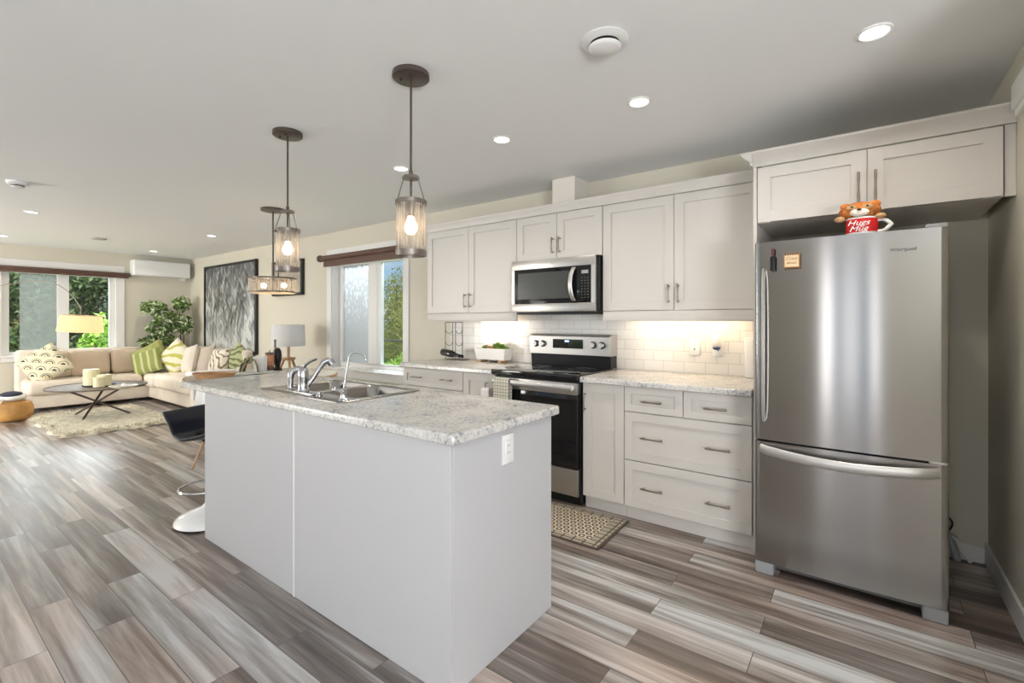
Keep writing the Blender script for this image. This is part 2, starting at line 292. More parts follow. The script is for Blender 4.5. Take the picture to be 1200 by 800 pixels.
def arch_mat():
    """cream fabric with staggered rainbow arches; Object XY plane, scale in metres"""
    m, nt, b = mat('rainbow_arch_fabric'); L = nt.links.new
    tc = nt.nodes.new('ShaderNodeTexCoord'); mp = nt.nodes.new('ShaderNodeMapping'); mp.inputs['Rotation'].default_value = (0, 0, R(45)); L(tc.outputs['Object'], mp.inputs[0])
    sp = nt.nodes.new('ShaderNodeSeparateXYZ'); L(mp.outputs[0], sp.inputs[0])
    def mth(op, a, bb=None, c=None):
        n = nt.nodes.new('ShaderNodeMath'); n.operation = op
        for k, v in enumerate((a, bb, c)):
            if v is None: continue
            if isinstance(v, (int, float)): n.inputs[k].default_value = v
            else: L(v, n.inputs[k])
        return n.outputs[0]
    cx, cy = .15, .10
    row = mth('FLOOR', mth('DIVIDE', sp.outputs['Y'], cy)); off = mth('MULTIPLY', mth('FRACT', mth('MULTIPLY', row, .5)), cx)
    fx = mth('SUBTRACT', mth('FRACT', mth('DIVIDE', mth('ADD', sp.outputs['X'], off), cx)), .5)
    fy = mth('FRACT', mth('DIVIDE', sp.outputs['Y'], cy))
    d = mth('SQRT', mth('ADD', mth('POWER', mth('MULTIPLY', fx, cx), 2), mth('POWER', mth('MULTIPLY', fy, cy), 2)))
    cell = mth('FRACT', mth('MULTIPLY', mth('SINE', mth('MULTIPLY_ADD', row, 12.9, mth('MULTIPLY', mth('FLOOR', mth('DIVIDE', mth('ADD', sp.outputs['X'], off), cx)), 78.2))), 437.5))
    ring1 = ramp(nt, [(0, (.36, .33, .06)), (.15, (.36, .33, .06)), (.16, (.72, .67, .50)), (.35, (.72, .67, .50)), (.36, (.05, .05, .04)), (.5, (.05, .05, .04)), (.51, (.72, .67, .50)), (.62, (.72, .67, .5)), (.63, (.30, .27, .10)), (.72, (.30, .27, .10)), (.73, (.72, .67, .50))])
    ring1.color_ramp.interpolation = 'CONSTANT'; L(mth('DIVIDE', d, .085), ring1.inputs[0])
    ring2 = ramp(nt, [(0, (.04, .04, .03)), (.3, (.04, .04, .03)), (.31, (.72, .67, .50)), (.55, (.72, .67, .50)), (.56, (.22, .27, .16)), (.68, (.22, .27, .16)), (.69, (.72, .67, .50))])
    ring2.color_ramp.interpolation = 'CONSTANT'; L(mth('DIVIDE', d, .085), ring2.inputs[0])
    mx = nt.nodes.new('ShaderNodeMix'); mx.data_type = 'RGBA'; L(mth('GREATER_THAN', cell, .5), mx.inputs[0]); L(ring1.outputs[0], mx.inputs[6]); L(ring2.outputs[0], mx.inputs[7])
    L(mx.outputs[2], b.inputs['Base Color']); b.inputs['Roughness'].default_value = .9
    return m
M['arch'] = arch_mat()

def mat_mat():
    """cushioned kitchen mat: dark hexagon lattice on cream with a border of small squares"""
    m, nt, b = mat('hexagon_kitchen_mat'); L = nt.links.new
    tc = nt.nodes.new('ShaderNodeTexCoord'); sp = nt.nodes.new('ShaderNodeSeparateXYZ'); L(tc.outputs['Object'], sp.inputs[0])
    def mth(op, a, bb=None, c=None):
        n = nt.nodes.new('ShaderNodeMath'); n.operation = op
        for k, v in enumerate((a, bb, c)):
            if v is None: continue
            if isinstance(v, (int, float)): n.inputs[k].default_value = v
            else: L(v, n.inputs[k])
        return n.outputs[0]
    X, Y = sp.outputs['X'], sp.outputs['Y']
    s = .052; h = s * 1.732
    def hexd(ox, oy):
        x = mth('SUBTRACT', mth('MULTIPLY', mth('FRACT', mth('DIVIDE', mth('ADD', X, ox + 10 * s), s)), s), s / 2)
        y = mth('SUBTRACT', mth('MULTIPLY', mth('FRACT', mth('DIVIDE', mth('ADD', Y, oy + 10 * h), h)), h), h / 2)
        return mth('MAXIMUM', mth('ABSOLUTE', x), mth('ADD', mth('MULTIPLY', mth('ABSOLUTE', x), .5), mth('MULTIPLY', mth('ABSOLUTE', y), .866)))
    d = mth('DIVIDE', mth('MINIMUM', hexd(0, 0), hexd(s / 2, h / 2)), s / 2)
    hx = ramp(nt, [(0, (.68, .60, .47)), (.36, (.68, .60, .47)), (.37, (.07, .048, .03)), (.76, (.07, .048, .03)), (.77, (.68, .60, .47)), (.99, (.68, .60, .47)), (1.0, (.68, .60, .47))])
    hx.color_ramp.interpolation = 'CONSTANT'; L(d, hx.inputs[0])
    q = nt.nodes.new('ShaderNodeTexBrick'); q.offset = 0; q.inputs['Scale'].default_value = 1; q.inputs['Brick Width'].default_value = .07; q.inputs['Row Height'].default_value = .05; q.inputs['Mortar Size'].default_value = .005
    q.inputs['Color1'].default_value = (.38, .34, .26, 1); q.inputs['Color2'].default_value = (.46, .41, .32, 1); q.inputs['Mortar'].default_value = (.08, .06, .04, 1); L(tc.outputs['Object'], q.inputs[0])
    bx = mth('GREATER_THAN', mth('ABSOLUTE', X), .30); by = mth('GREATER_THAN', mth('ABSOLUTE', Y), .165); bd = mth('MAXIMUM', bx, by)
    mx = nt.nodes.new('ShaderNodeMix'); mx.data_type = 'RGBA'; L(bd, mx.inputs[0]); L(hx.outputs[0], mx.inputs[6]); L(q.outputs[0], mx.inputs[7])
    ex = mth('MAXIMUM', mth('GREATER_THAN', mth('ABSOLUTE', X), .372), mth('GREATER_THAN', mth('ABSOLUTE', Y), .223))
    m2 = nt.nodes.new('ShaderNodeMix'); m2.data_type = 'RGBA'; L(ex, m2.inputs[0]); L(mx.outputs[2], m2.inputs[6]); m2.inputs[7].default_value = (.10, .075, .06, 1)
    L(m2.outputs[2], b.inputs['Base Color']); b.inputs['Roughness'].default_value = .6
    return m
M['mat'] = mat_mat()
def check_mat():
    m, nt, b = mat('checked_tea_towel'); L = nt.links.new
    tc = nt.nodes.new('ShaderNodeTexCoord'); mp = nt.nodes.new('ShaderNodeMapping'); mp.inputs['Rotation'].default_value = (R(90), 0, 0); L(tc.outputs['Object'], mp.inputs[0])
    q = nt.nodes.new('ShaderNodeTexBrick'); q.offset = 0; q.inputs['Scale'].default_value = 1; q.inputs['Brick Width'].default_value = .026; q.inputs['Row Height'].default_value = .024; q.inputs['Mortar Size'].default_value = .0016
    q.inputs['Color1'].default_value = (.70, .68, .58, 1); q.inputs['Color2'].default_value = (.64, .62, .52, 1); q.inputs['Mortar'].default_value = (.16, .15, .12, 1); L(mp.outputs[0], q.inputs[0])
    L(q.outputs[0], b.inputs['Base Color']); b.inputs['Roughness'].default_value = .95; return m
M['check'] = check_mat()
M['rug'] = pm('cream_shag', (.86, .77, .63), .95, var=.25, vscale=14)

# ------------------------------------------------------------ mesh helpers
class MB:
    def __init__(s): s.bm = bmesh.new()
    def box(s, x0, x1, y0, y1, z0, z1, mtx=None):
        r = bmesh.ops.create_cube(s.bm, size=1)['verts']
        for v in r:
            v.co = Vector(((x0 + x1) / 2 + v.co.x * (x1 - x0), (y0 + y1) / 2 + v.co.y * (y1 - y0), (z0 + z1) / 2 + v.co.z * (z1 - z0)))
            if mtx: v.co = mtx @ v.co
        return s
    def rbox(s, x0, x1, y0, y1, z0, z1, r=.02, seg=3, mtx=None):
        b = bmesh.new(); vs = bmesh.ops.create_cube(b, size=1)['verts']
        for v in vs: v.co = Vector(((x0 + x1) / 2 + v.co.x * (x1 - x0), (y0 + y1) / 2 + v.co.y * (y1 - y0), (z0 + z1) / 2 + v.co.z * (z1 - z0)))
        bmesh.ops.bevel(b, geom=b.edges[:], offset=r, segments=seg, affect='EDGES', profile=.5)
        if mtx: bmesh.ops.transform(b, matrix=mtx, verts=b.verts)
        me = bpy.data.meshes.new('t'); b.to_mesh(me); b.free(); s.bm.from_mesh(me); bpy.data.meshes.remove(me); return s
    def cyl(s, p0, p1, r, r2=None, n=20, caps=True):
        p0, p1 = Vector(p0), Vector(p1); d = p1 - p0; r2 = r if r2 is None else r2
        q = Vector((0, 0, 1)).rotation_difference(d.normalized()).to_matrix().to_4x4()
        bmesh.ops.create_cone(s.bm, cap_ends=caps, segments=n, radius1=r, radius2=r2, depth=d.length, matrix=Matrix.Translation((p0 + p1) / 2) @ q); return s
    def sph(s, c, r, sc=(1, 1, 1), n=16, rot=None):
        m = Matrix.Translation(c) @ (rot.to_matrix().to_4x4() if rot else Matrix()) @ Matrix.Diagonal((*[r * k for k in sc], 1))
        bmesh.ops.create_uvsphere(s.bm, u_segments=n, v_segments=max(6, n * 2 // 3), radius=1, matrix=m); return s
    def tube(s, pts, r, n=10, closed=False, flat=None):
        pts = [Vector(p) for p in pts]; rings = []; up0 = None; N = len(pts)
        for i, p in enumerate(pts):
            if closed: t = pts[(i + 1) % N] - pts[i - 1]
            else: t = pts[min(i + 1, N - 1)] - pts[max(i - 1, 0)]
            t.normalize()
            if up0 is None:
                up0 = Vector((0, 0, 1)) if abs(t.z) < .9 else Vector((1, 0, 0))
            a = (up0 - t * up0.dot(t)).normalized(); up0 = a; b = t.cross(a)
            rr = r[i] if isinstance(r, (list, tuple)) else r
            fa, fb = flat or (1, 1)
            rings.append([s.bm.verts.new(p + (a * math.cos(2 * math.pi * k / n) * fa + b * math.sin(2 * math.pi * k / n) * fb) * rr) for k in range(n)])
        for i in range(N if closed else N - 1):
            A, B = rings[i], rings[(i + 1) % N]
            for k in range(n): s.bm.faces.new((A[k], A[(k + 1) % n], B[(k + 1) % n], B[k]))
        if not closed: s.bm.faces.new(rings[0][::-1]); s.bm.faces.new(rings[-1])
        return s
    def lathe(s, prof, c=(0, 0, 0), n=32, sy=1, a0=0, mtx=None):
        c = Vector(c); rings = []
        for r, z in prof:
            if r < 1e-6: rings.append([s.bm.verts.new(c + Vector((0, 0, z)))])
            else: rings.append([s.bm.verts.new(c + Vector((r * math.cos(2 * math.pi * k / n + a0), r * sy * math.sin(2 * math.pi * k / n + a0), z))) for k in range(n)])
        if mtx:
            for g in rings:
                for v in g: v.co = mtx @ v.co
        for A, B in zip(rings, rings[1:]):
            for k in range(n):
                q = (A[k % len(A)], A[(k + 1) % len(A)], B[(k + 1) % len(B)], B[k % len(B)])
                u = []
                for v in q:
                    if v not in u: u.append(v)
                if len(u) > 2:
                    try: s.bm.faces.new(u)
                    except ValueError: pass
        return s
    def prism(s, poly, axis, a, b):
        """poly in the two other axes (order xyz minus axis), extruded from a to b"""
        def P(u, v, w): return {'x': (w, u, v), 'y': (u, w, v), 'z': (u, v, w)}[axis]
        A = [s.bm.verts.new(P(u, v, a)) for u, v in poly]; B = [s.bm.verts.new(P(u, v, b)) for u, v in poly]; n = len(poly)
        s.bm.faces.new(A[::-1]); s.bm.faces.new(B)
        for k in range(n): s.bm.faces.new((A[k], A[(k + 1) % n], B[(k + 1) % n], B[k]))
        return s
    def grid(s, fn, nu, nv, closed_u=False):
        V = [[s.bm.verts.new(fn(i / nu, j / nv)) for j in range(nv + 1)] for i in range(nu + 1)]
        for i in range(nu):
            for j in range(nv): s.bm.faces.new((V[i][j], V[i + 1][j], V[i + 1][j + 1], V[i][j + 1]))
        return s
    def xf(s, m): bmesh.ops.transform(s.bm, matrix=m, verts=s.bm.verts); return s
    def build(s, name, m, parent=None, org=None, bevel=0, smooth=True, sub=0, uv=False, solid=0, ang=40):
        """geometry is authored in world space (org = where the root stands) or local space (org None)"""
        root = parent
        while root is not None and root.parent: root = root.parent
        o3 = Vector(org) if org is not None else (Vector(root['_o']) if root is not None and '_o' in root else Vector((0, 0, 0)))
        bmesh.ops.translate(s.bm, verts=s.bm.verts, vec=-o3)
        bmesh.ops.remove_doubles(s.bm, verts=s.bm.verts, dist=1e-6)
        bmesh.ops.recalc_face_normals(s.bm, faces=s.bm.faces)
        if uv:
            ul = s.bm.loops.layers.uv.new('UVMap')
            for f in s.bm.faces:
                for l in f.loops: l[ul].uv = (l.vert.co.x + l.vert.co.y * .3, l.vert.co.z + l.vert.co.y * .3)
        me = bpy.data.meshes.new(name); s.bm.to_mesh(me); s.bm.free()
        me.materials.append(M[m] if isinstance(m, str) else m)
        o = bpy.data.objects.new(name, me); COL.objects.link(o); o.parent = parent
        if parent is None: o.location = o3
        if smooth:
            for p in me.polygons: p.use_smooth = True
            me.set_sharp_from_angle(angle=R(ang))
        if solid: k = o.modifiers.new('solid', 'SOLIDIFY'); k.thickness = solid; k.offset = 0
        if bevel: k = o.modifiers.new('bevel', 'BEVEL'); k.width = bevel; k.segments = 2; k.limit_method = 'ANGLE'; k.angle_limit = R(40)
        if sub: k = o.modifiers.new('sub', 'SUBSURF'); k.levels = sub; k.render_levels = sub
        return o
def tag(o, label, cat, group=None, kind=None):
    if label: o['label'] = label
    if cat: o['category'] = cat
    if group: o['group'] = group
    if kind: o['kind'] = kind
    return o
def thing(name, label, cat, loc, group=None, local=False, rotz=0):
    o = bpy.data.objects.new(name, None); COL.objects.link(o); o.location = loc; o.rotation_euler = (0, 0, rotz); o.empty_display_size = .1
    if not local: o['_o'] = tuple(loc)
    return tag(o, label, cat, group)
def copy_tree(o, parent=None):
    c = o.copy(); COL.objects.link(c)
    if parent: c.parent = parent
    for ch in [x for x in COL.objects if x.parent == o]: copy_tree(ch, c)
    return c
def struct(name, mb, m, **k):
    o = mb.build(name, m, **k); o['kind'] = 'structure'; return o
def text(body, name, m, size, parent, mtx, extrude=.0008, shear=0, sx=1):
    cu = bpy.data.curves.new('t', 'FONT'); cu.body = body; cu.size = size; cu.extrude = extrude; cu.shear = shear; cu.align_x = 'CENTER'; cu.align_y = 'CENTER'
    t = bpy.data.objects.new('t', cu); COL.objects.link(t); bpy.context.view_layer.update()
    me = bpy.data.meshes.new_from_object(t.evaluated_get(bpy.context.evaluated_depsgraph_get()))
    bpy.data.objects.remove(t); me.transform(mtx @ Matrix.Diagonal((sx, 1, 1, 1)))
    root = parent
    while root.parent: root = root.parent
    if '_o' in root: me.transform(Matrix.Translation(-Vector(root['_o'])))
    me.materials.clear(); me.materials.append(M[m]); me.name = name
    o = bpy.data.objects.new(name, me); COL.objects.link(o); o.parent = parent; return o
FACE = Matrix.Rotation(R(90), 4, 'X')       # text in the XZ plane, read from -Y
def rnd(seed): return random.Random(seed)
def leafcloud(mb, blobs, n, size, rg, droop=0):
    tot = sum(b[3] * b[4] * b[5] for b in blobs)
    for (cx, cy, cz, rx, ry, rz) in blobs:
        k = int(n * rx * ry * rz / tot)
        for _ in range(k):
            while True:
                u = Vector((rg.uniform(-1, 1), rg.uniform(-1, 1), rg.uniform(-1, 1)))
                if .25 < u.length < 1: break
            p = Vector((cx + u.x * rx, cy + u.y * ry, cz + u.z * rz))
            e = Euler((rg.uniform(-1, 1), rg.uniform(-1, 1) + droop, rg.uniform(0, 6.28))).to_matrix(); L = size * rg.uniform(.7, 1.3); w = L * .42
            v = [mb.bm.verts.new(p + e @ Vector(q)) for q in ((-L / 2, 0, 0), (0, -w / 2, .08 * L), (L / 2, 0, 0), (0, w / 2, .08 * L))]
            mb.bm.faces.new((v[0], v[1], v[2])); mb.bm.faces.new((v[0], v[2], v[3]))
    return mb

WY, XR, XF, CZ, SY, XE = 3.55, .53, -10.2, 2.45, -3.5, 2.7
T = .16
# ------------------------------------------------------------ setting
struct('floor', MB().box(XF - T, XE + T, SY - T, WY + T, -.1, 0), 'floor', smooth=False)
struct('ceiling', MB().box(XF - T, XE + T, SY - T, WY + T, CZ, CZ + .1), 'ceiling', smooth=False)
KX0, KX1, KZ0, KZ1 = -5.56, -4.16, .70, 2.06          # kitchen side window opening
w = MB(); w.box(XF - T, KX0, WY, WY + T, 0, CZ); w.box(KX1, XE + T, WY, WY + T, 0, CZ); w.box(KX0, KX1, WY, WY + T, 0, KZ0); w.box(KX0, KX1, WY, WY + T, KZ1, CZ)
struct('wall_north', w, 'wall', smooth=False)
LY0, LY1, LZ0, LZ1 = 1.10, 2.45, .78, 2.08          # living room window opening
w = MB(); w.box(XF - T, XF, SY, LY0, 0, CZ); w.box(XF - T, XF, LY1, WY, 0, CZ); w.box(XF - T, XF, LY0, LY1, 0, LZ0); w.box(XF - T, XF, LY0, LY1, LZ1, CZ)
struct('wall_west', w, 'wall', smooth=False)
# unseen south wall; its openings are invented to let daylight in
ops = [(-9.4, -7.2, .45, 2.35), (-5.9, -3.3, .45, 2.35), (-.75, .50, .05, 2.25)]
w = MB(); x = XF - T
for a, b, z0, z1 in ops:
    w.box(x, a, SY - T, SY, 0, CZ); w.box(a, b, SY - T, SY, 0, z0); w.box(a, b, SY - T, SY, z1, CZ); x = b
w.box(x, XE + T, SY - T, SY, 0, CZ); struct('wall_south', w, 'wall', smooth=False)
w = MB(); w.box(XE, XE + T, SY, -2.4, 0, CZ); w.box(XE, XE + T, -.6, WY, 0, CZ); w.box(XE, XE + T, -2.4, -.6, 0, .8); w.box(XE, XE + T, -2.4, -.6, 2.2, CZ)  # window opening added to the unseen east wall for daylight
struct('wall_east', w, 'wall', smooth=False)
struct('wall_alcove', MB().box(XR, XR + .12, 1.9, WY, 0, CZ), 'wall', smooth=False)
struct('trim_1', MB().box(-2.047, -1.838, 3.30, WY, 2.165, CZ), 'chase', bevel=.003)
# baseboards
struct('baseboard_alcove', MB().box(XR - .014, XR, 1.9, WY, 0, .115), 'trim', bevel=.004)
struct('baseboard_north', MB().box(XF, -3.47, WY - .014, WY, 0, .115).box(-.44, XR - .014, WY - .014, WY, 0, .09), 'trim', bevel=.004)
struct('baseboard_west', MB().box(XF, XF + .014, SY, WY - .014, 0, .115), 'trim', bevel=.004)
# door head casing on the alcove wall beside the fridge cabinet
struct('trim_2', MB().box(XR - .03, XR, 2.15, 2.885, 2.19, 2.30).prism([(2.15, 2.16), (2.87, 2.16), (2.885, 2.19), (2.15, 2.19)], 'x', XR - .022, XR), 'trim', bevel=.004)

# living room window
def window_living():
    f = MB()
    x0, x1 = XF - .12, XF - .05
    f.box(x0, x1, LY0, LY1, LZ0, LZ0 + .05); f.box(x0, x1, LY0, LY1, LZ1 - .05, LZ1)
    for a, b in ((LY0, LY0 + .09), (1.715, 1.855), (LY1 - .09, LY1)): f.box(x0, x1, a, b, LZ0 + .05, LZ1 - .05)
    root = f.build('window_1', 'trim', bevel=.005, org=(XF, 1.775, LZ0)); root['kind'] = 'structure'; root['_o'] = (XF, 1.775, LZ0)
    MB().box(x0 + .03, x0 + .036, LY0 + .09, 1.715, LZ0 + .05, LZ1 - .05).box(x0 + .03, x0 + .036, 1.855, LY1 - .09, LZ0 + .05, LZ1 - .05).build('window_pane', 'glass', root)
    MB().box(x1 - .012, x1 - .010, 1.30, 1.715, LZ0 + .05, LZ1 - .05).build('insect_screen', 'screen', root)
    c = MB()   # casing and jamb liners
    c.box(XF, XF + .018, LY0 - .09, LY0, LZ0 - .09, LZ1 + .15).box(XF, XF + .018, LY1, LY1 + .10, LZ0 - .09, LZ1 + .15)
    c.box(XF, XF + .018, LY0, LY1, LZ1, LZ1 + .15).box(XF, XF + .018, LY0, LY1, LZ0 - .09, LZ0)
    c.box(XF, XF + .05, LY0 - .1, LY1 + .1, LZ0 - .02, LZ0)
    c.build('window_casing', 'trim', root, bevel=.004)
    l = MB(); l.box(XF - .05, XF, LY0, LY0 + .012, LZ0, LZ1).box(XF - .05, XF, LY1 - .012, LY1, LZ0, LZ1).box(XF - .05, XF, LY0, LY1, LZ0, LZ0 + .012); l.build('window_jamb', 'trim', root)
window_living()
def window_kitchen():
    f = MB(); y0, y1 = WY + .09, WY + .15
    f.box(KX0, KX1, y0, y1, KZ0, KZ0 + .07); f.box(KX0, KX1, y0, y1, KZ1 - .05, KZ1)
    for a, b in ((KX0, KX0 + .09), (-4.93, -4.76), (KX1 - .05, KX1)): f.box(a, b, y0, y1, KZ0 + .07, KZ1 - .05)
    f.box(-4.76, -4.70, y0 + .01, y1, KZ0 + .07, KZ1 - .05)
    root = f.build('window_2', 'trim', bevel=.004, org=(-4.86, WY, KZ0)); root['kind'] = 'structure'; root['_o'] = (-4.86, WY, KZ0)
    MB().box(-4.70, KX1 - .05, y0 + .03, y0 + .036, KZ0 + .07, KZ1 - .05).build('window_pane', 'glass', root)
    MB().box(KX0 + .09, -4.93, y0 + .03, y0 + .036, KZ0 + .07, KZ1 - .05).build('frosted_pane', 'film', root)['label'] = 'grey-blue pane with a white pattern fading downwards'
    c = MB(); c.box(KX0 - .10, KX0, WY - .018, WY, KZ0 - .02, KZ1 + .02).box(KX1, KX1 + .09, WY - .018, WY, KZ0 - .02, KZ1 + .02)
    c.box(KX0 - .10, KX1 + .09, WY - .018, WY, KZ1 + .02, KZ1 + .165).box(KX0 - .11, KX1 + .10, WY - .045, WY, KZ0 - .02, KZ0).box(KX0 - .10, KX1 + .09, WY - .018, WY, KZ0 - .11, KZ0 - .02)
    c.build('window_casing', 'trim', root, bevel=.004)
    l = MB(); l.box(KX0, KX0 + .012, WY, y0, KZ0, KZ1).box(KX1 - .012, KX1, WY, y0, KZ0, KZ1).box(KX0, KX1, WY, y0, KZ0, KZ0 + .012).box(KX0, KX1, WY, y0, KZ1 - .012, KZ1); l.build('window_jamb', 'trim', root)
window_kitchen()
# roller blinds
t = thing('roller_blind', 'dark brown rolled-up blind across the top of the living room window', 'blind', (XF + .02, 1.6, 2.03))
MB().rbox(XF + .02, XF + .07, .62, 2.615, 2.075, 2.12, .008).build('head_rail', 'shade_wood', t)
MB().rbox(XF + .03, XF + .06, .63, 2.60, 2.03, 2.078, .006).build('rolled_slats', 'shade_wood', t)
MB().rbox(XF + .02, XF + .06, 2.612, 2.63, 2.06, 2.115, .004).build('end_bracket', 'bronze', t)
t = thing('roller_blind', 'dark brown rolled-up blind across the top of the window beside the counter', 'blind', (-4.87, WY - .05, 2.0))
MB().cyl((-5.72, WY - .065, 2.115), (-4.06, WY - .065, 2.115), .032, n=20).build('blind_roll', 'shade_wood', t)
MB().rbox(-5.67, -4.06, WY - .062, WY - .035, 2.005, 2.10, .006).build('rolled_slats', 'shade_wood', t)
MB().cyl((-5.75, WY - .065, 2.115), (-5.722, WY - .065, 2.115), .045, n=20).build('end_cap', 'bronze2', t)

# ------------------------------------------------------------ kitchen cabinetry
def shaker(mb, x0, x1, z0, z1, yf, t=.02, fr=.062, rec=.009):
    """a framed panel whose front face is at y = yf, thickness t behind it"""
    g = .0
    mb.box(x0, x0 + fr, yf, yf + t, z0, z1); mb.box(x1 - fr, x1, yf, yf + t, z0, z1)
    mb.box(x0 + fr, x1 - fr, yf, yf + t, z1 - fr, z1); mb.box(x0 + fr, x1 - fr, yf, yf + t, z0, z0 + fr)
    mb.box(x0 + fr - .001, x1 - fr + .001, yf + rec, yf + t, z0 + fr - .001, z1 - fr + .001)
    return mb
def pull(x, y, z, L, vertical, parent):
    """bar pull with two posts and a waisted middle"""
    mb = MB()
    def pt(s, o): return (x, y - o, z + s) if vertical else (x + s, y - o, z)
    pts = [pt(L * (k / 10 - .5), .028 + .004 * math.cos(math.pi * (k / 10 - .5))) for k in range(11)]
    mb.tube(pts, [.0052, .0058, .0062, .0055, .0048, .0045, .0048, .0055, .0062, .0058, .0052], 10)
    for s in (-L * .40, L * .40): mb.cyl(pt(s, -.001), pt(s, .029), .0052, n=10)
    return mb.build('handle', 'nickel', parent)
def crown(mb, path_y, x0, x1, z0, h=.07, out=.05, ret=None):
    pr = [(path_y, z0), (path_y - .006, z0), (path_y - .012, z0 + h * .3), (path_y - out * .6, z0 + h * .62), (path_y - out, z0 + h * .86), (path_y - out, z0 + h), (path_y, z0 + h)]
    mb.prism(pr, 'x', x0, x1); return mb
UY, UB, UT = 3.22, 1.375, 2.155
def upper(name, label, x0, x1, z0, doors, handle_z, valance=True, depthy=None, body_x=None):
    t = thing(name, label, 'cabinet', ((x0 + x1) / 2, UY + .15, z0))
    MB().box(x0, x1, UY + .021, WY - .002, z0, UT + .005).build('body', 'cab', t, bevel=.002)
    xm = (x0 + x1) / 2; g = .0018
    for a, b, s in ((x0, xm, 1), (xm, x1, -1)):
        d = shaker(MB(), a + g, b - g, z0, UT - .002, UY).build('door', 'cab', t, bevel=.0015)
        hx = b - .032 if s == 1 else a + .032
        pull(hx, UY, handle_z, .128, True, d)
    if valance: MB().rbox(x0, x1 - .001, UY + .004, UY + .024, z0 - .076, z0 - .002, .004, 2).build('valance', 'cab', t)
    return t
upper('wall_cabinet', 'white two-door wall cabinet left of the microwave, over the wine rack', -3.43, -2.352, UB, 2, 1.485)
upper('wall_cabinet', 'short white two-door wall cabinet directly above the microwave', -2.348, -1.562, 1.792, 2, 1.90, False)
upper('wall_cabinet', 'large white two-door wall cabinet between the microwave and the fridge', -1.558, -.507, UB, 2, 1.485)
crown(MB(), UY + .012, -3.445, -.507, UT + .006, .068, .03).build('crown_moulding', 'cab', org=(-2, UY, UT), bevel=0)
tag(bpy.data.objects['crown_moulding'], 'white crown moulding along the tops of the three wall cabinets', 'moulding')
# tall fridge surround
t = thing('fridge_surround', 'white cabinet with two flat doors above the stainless fridge', 'cabinet', (.0, 2.95, 1.845))
MB().box(-.502, -.484, 2.945, WY - .002, 0, UT + .005).build('side_panel', 'cab', t, bevel=.0015)
MB().box(-.482, .49, 2.965, WY - .002, 1.846, UT + .005).build('body', 'cab', t, bevel=.0015)
for a, b, s in ((-.480, .0085, 1), (.0115, .487, -1)):
    d = shaker(MB(), a, b, 1.848, UT - .002, 2.942).build('door', 'cab', t, bevel=.0015)
    pull(b - .032 if s == 1 else a + .032, 2.942, 1.965, .15, True, d)
MB().box(.492, XR - .001, 2.955, 2.975, 1.846, UT + .005).build('filler_strip', 'cab', t, bevel=.0015)
c = MB(); crown(c, 2.95, -.502, XR - .001, UT + .006, .075, .055)
pr = [(-.502, UT + .006), (-.508, UT + .006), (-.514, UT + .03), (-.54, UT + .053), (-.555, UT + .07), (-.555, UT + .081), (-.502, UT + .081)]
c.prism([(a, b) for a, b in pr], 'y', 2.897, WY - .002)
c.build('crown', 'cab', t)

# base cabinets
BY = 2.937
def basebody(t, x0, x1): MB().box(x0, x1, BY + .021, WY - .016, .10, .874).build('body', 'cab', t, bevel=.001); MB().box(x0, x1, BY + .045, BY + .06, 0, .099).build('toe_kick', 'cab', t)
t = thing('base_cabinet', 'narrow white base cabinet with one door right of the stove', 'cabinet', (-1.42, BY + .3, 0))
basebody(t, -1.572, -1.268)
d = shaker(MB(), -1.570, -1.270, .092, .872, BY).build('door', 'cab', t, bevel=.0015); pull(-1.550, BY, .745, .128, True, d)
t = thing('base_cabinet', 'wide white drawer base cabinet beside the fridge', 'cabinet', (-.885, BY + .3, 0))
basebody(t, -1.266, -.505)
xs = (-1.264, -.886, -.507)
for a, b in ((xs[0], xs[1] - .003), (xs[1] + .001, xs[2])):
    d = shaker(MB(), a, b, .712, .872, BY, fr=.045).build('drawer', 'cab', t, bevel=.0015); pull((a + b) / 2, BY, .785, .128, False, d)
for z0, z1 in ((.397, .706), (.092, .391)):
    d = shaker(MB(), xs[0], xs[2], z0, z1, BY, fr=.055).build('drawer', 'cab', t, bevel=.0015)
    for hx in (-1.077, -.683): pull(hx, BY, (z0 + z1) / 2 + (0 if z0 > .2 else -.012), .14, False, d)
t = thing('base_cabinet', 'white drawer base cabinet beneath the wine rack', 'cabinet', (-3.07, BY + .3, 0))
basebody(t, -3.445, -2.700)
for z0, z1 in ((.712, .872), (.397, .706), (.092, .391)):
    d = shaker(MB(), -3.443, -2.702, z0, z1, BY, fr=.045).build('drawer', 'cab', t, bevel=.0015)
    for hx in (-3.26, -2.88): pull(hx, BY, (z0 + z1) / 2, .13, False, d)
t = thing('base_cabinet', 'narrow white base cabinet with one door left of the stove', 'cabinet', (-2.52, BY + .3, 0))
basebody(t, -2.698, -2.352)
d = shaker(MB(), -2.696, -2.354, .092, .872, BY).build('door', 'cab', t, bevel=.0015); pull(-2.43, BY, .76, .10, True, d)

def slab(mb, x0, x1, y0, y1, z0, z1, r=.012):
    pr = [(y0, z0 + .004), (y0 + .004, z0), (y1, z0), (y1, z1), (y0 + r, z1)]
    pr += [(y0 + r * (1 - math.sin(a)), z1 - r * (1 - math.cos(a))) for a in [R(k) for k in (22.5, 45, 67.5, 90)]]
    return mb.prism(pr, 'x', x0, x1)
o = slab(MB(), -1.576, -.504, 2.900, 3.538, .877, .915).build('worktop', 'counter', org=(-1.04, 3.2, .877), bevel=.001); tag(o, 'speckled grey-beige laminate worktop between the stove and the fridge', 'worktop')
o = slab(MB(), -3.46, -2.350, 2.900, 3.538, .877, .915).build('worktop', 'counter', org=(-2.9, 3.2, .877), bevel=.001); tag(o, 'speckled grey-beige laminate worktop left of the stove under the wine rack', 'worktop')
struct('trim_3', MB().box(-3.43, -.503, 3.540, WY, .916, 1.46), 'tile', smooth=False)
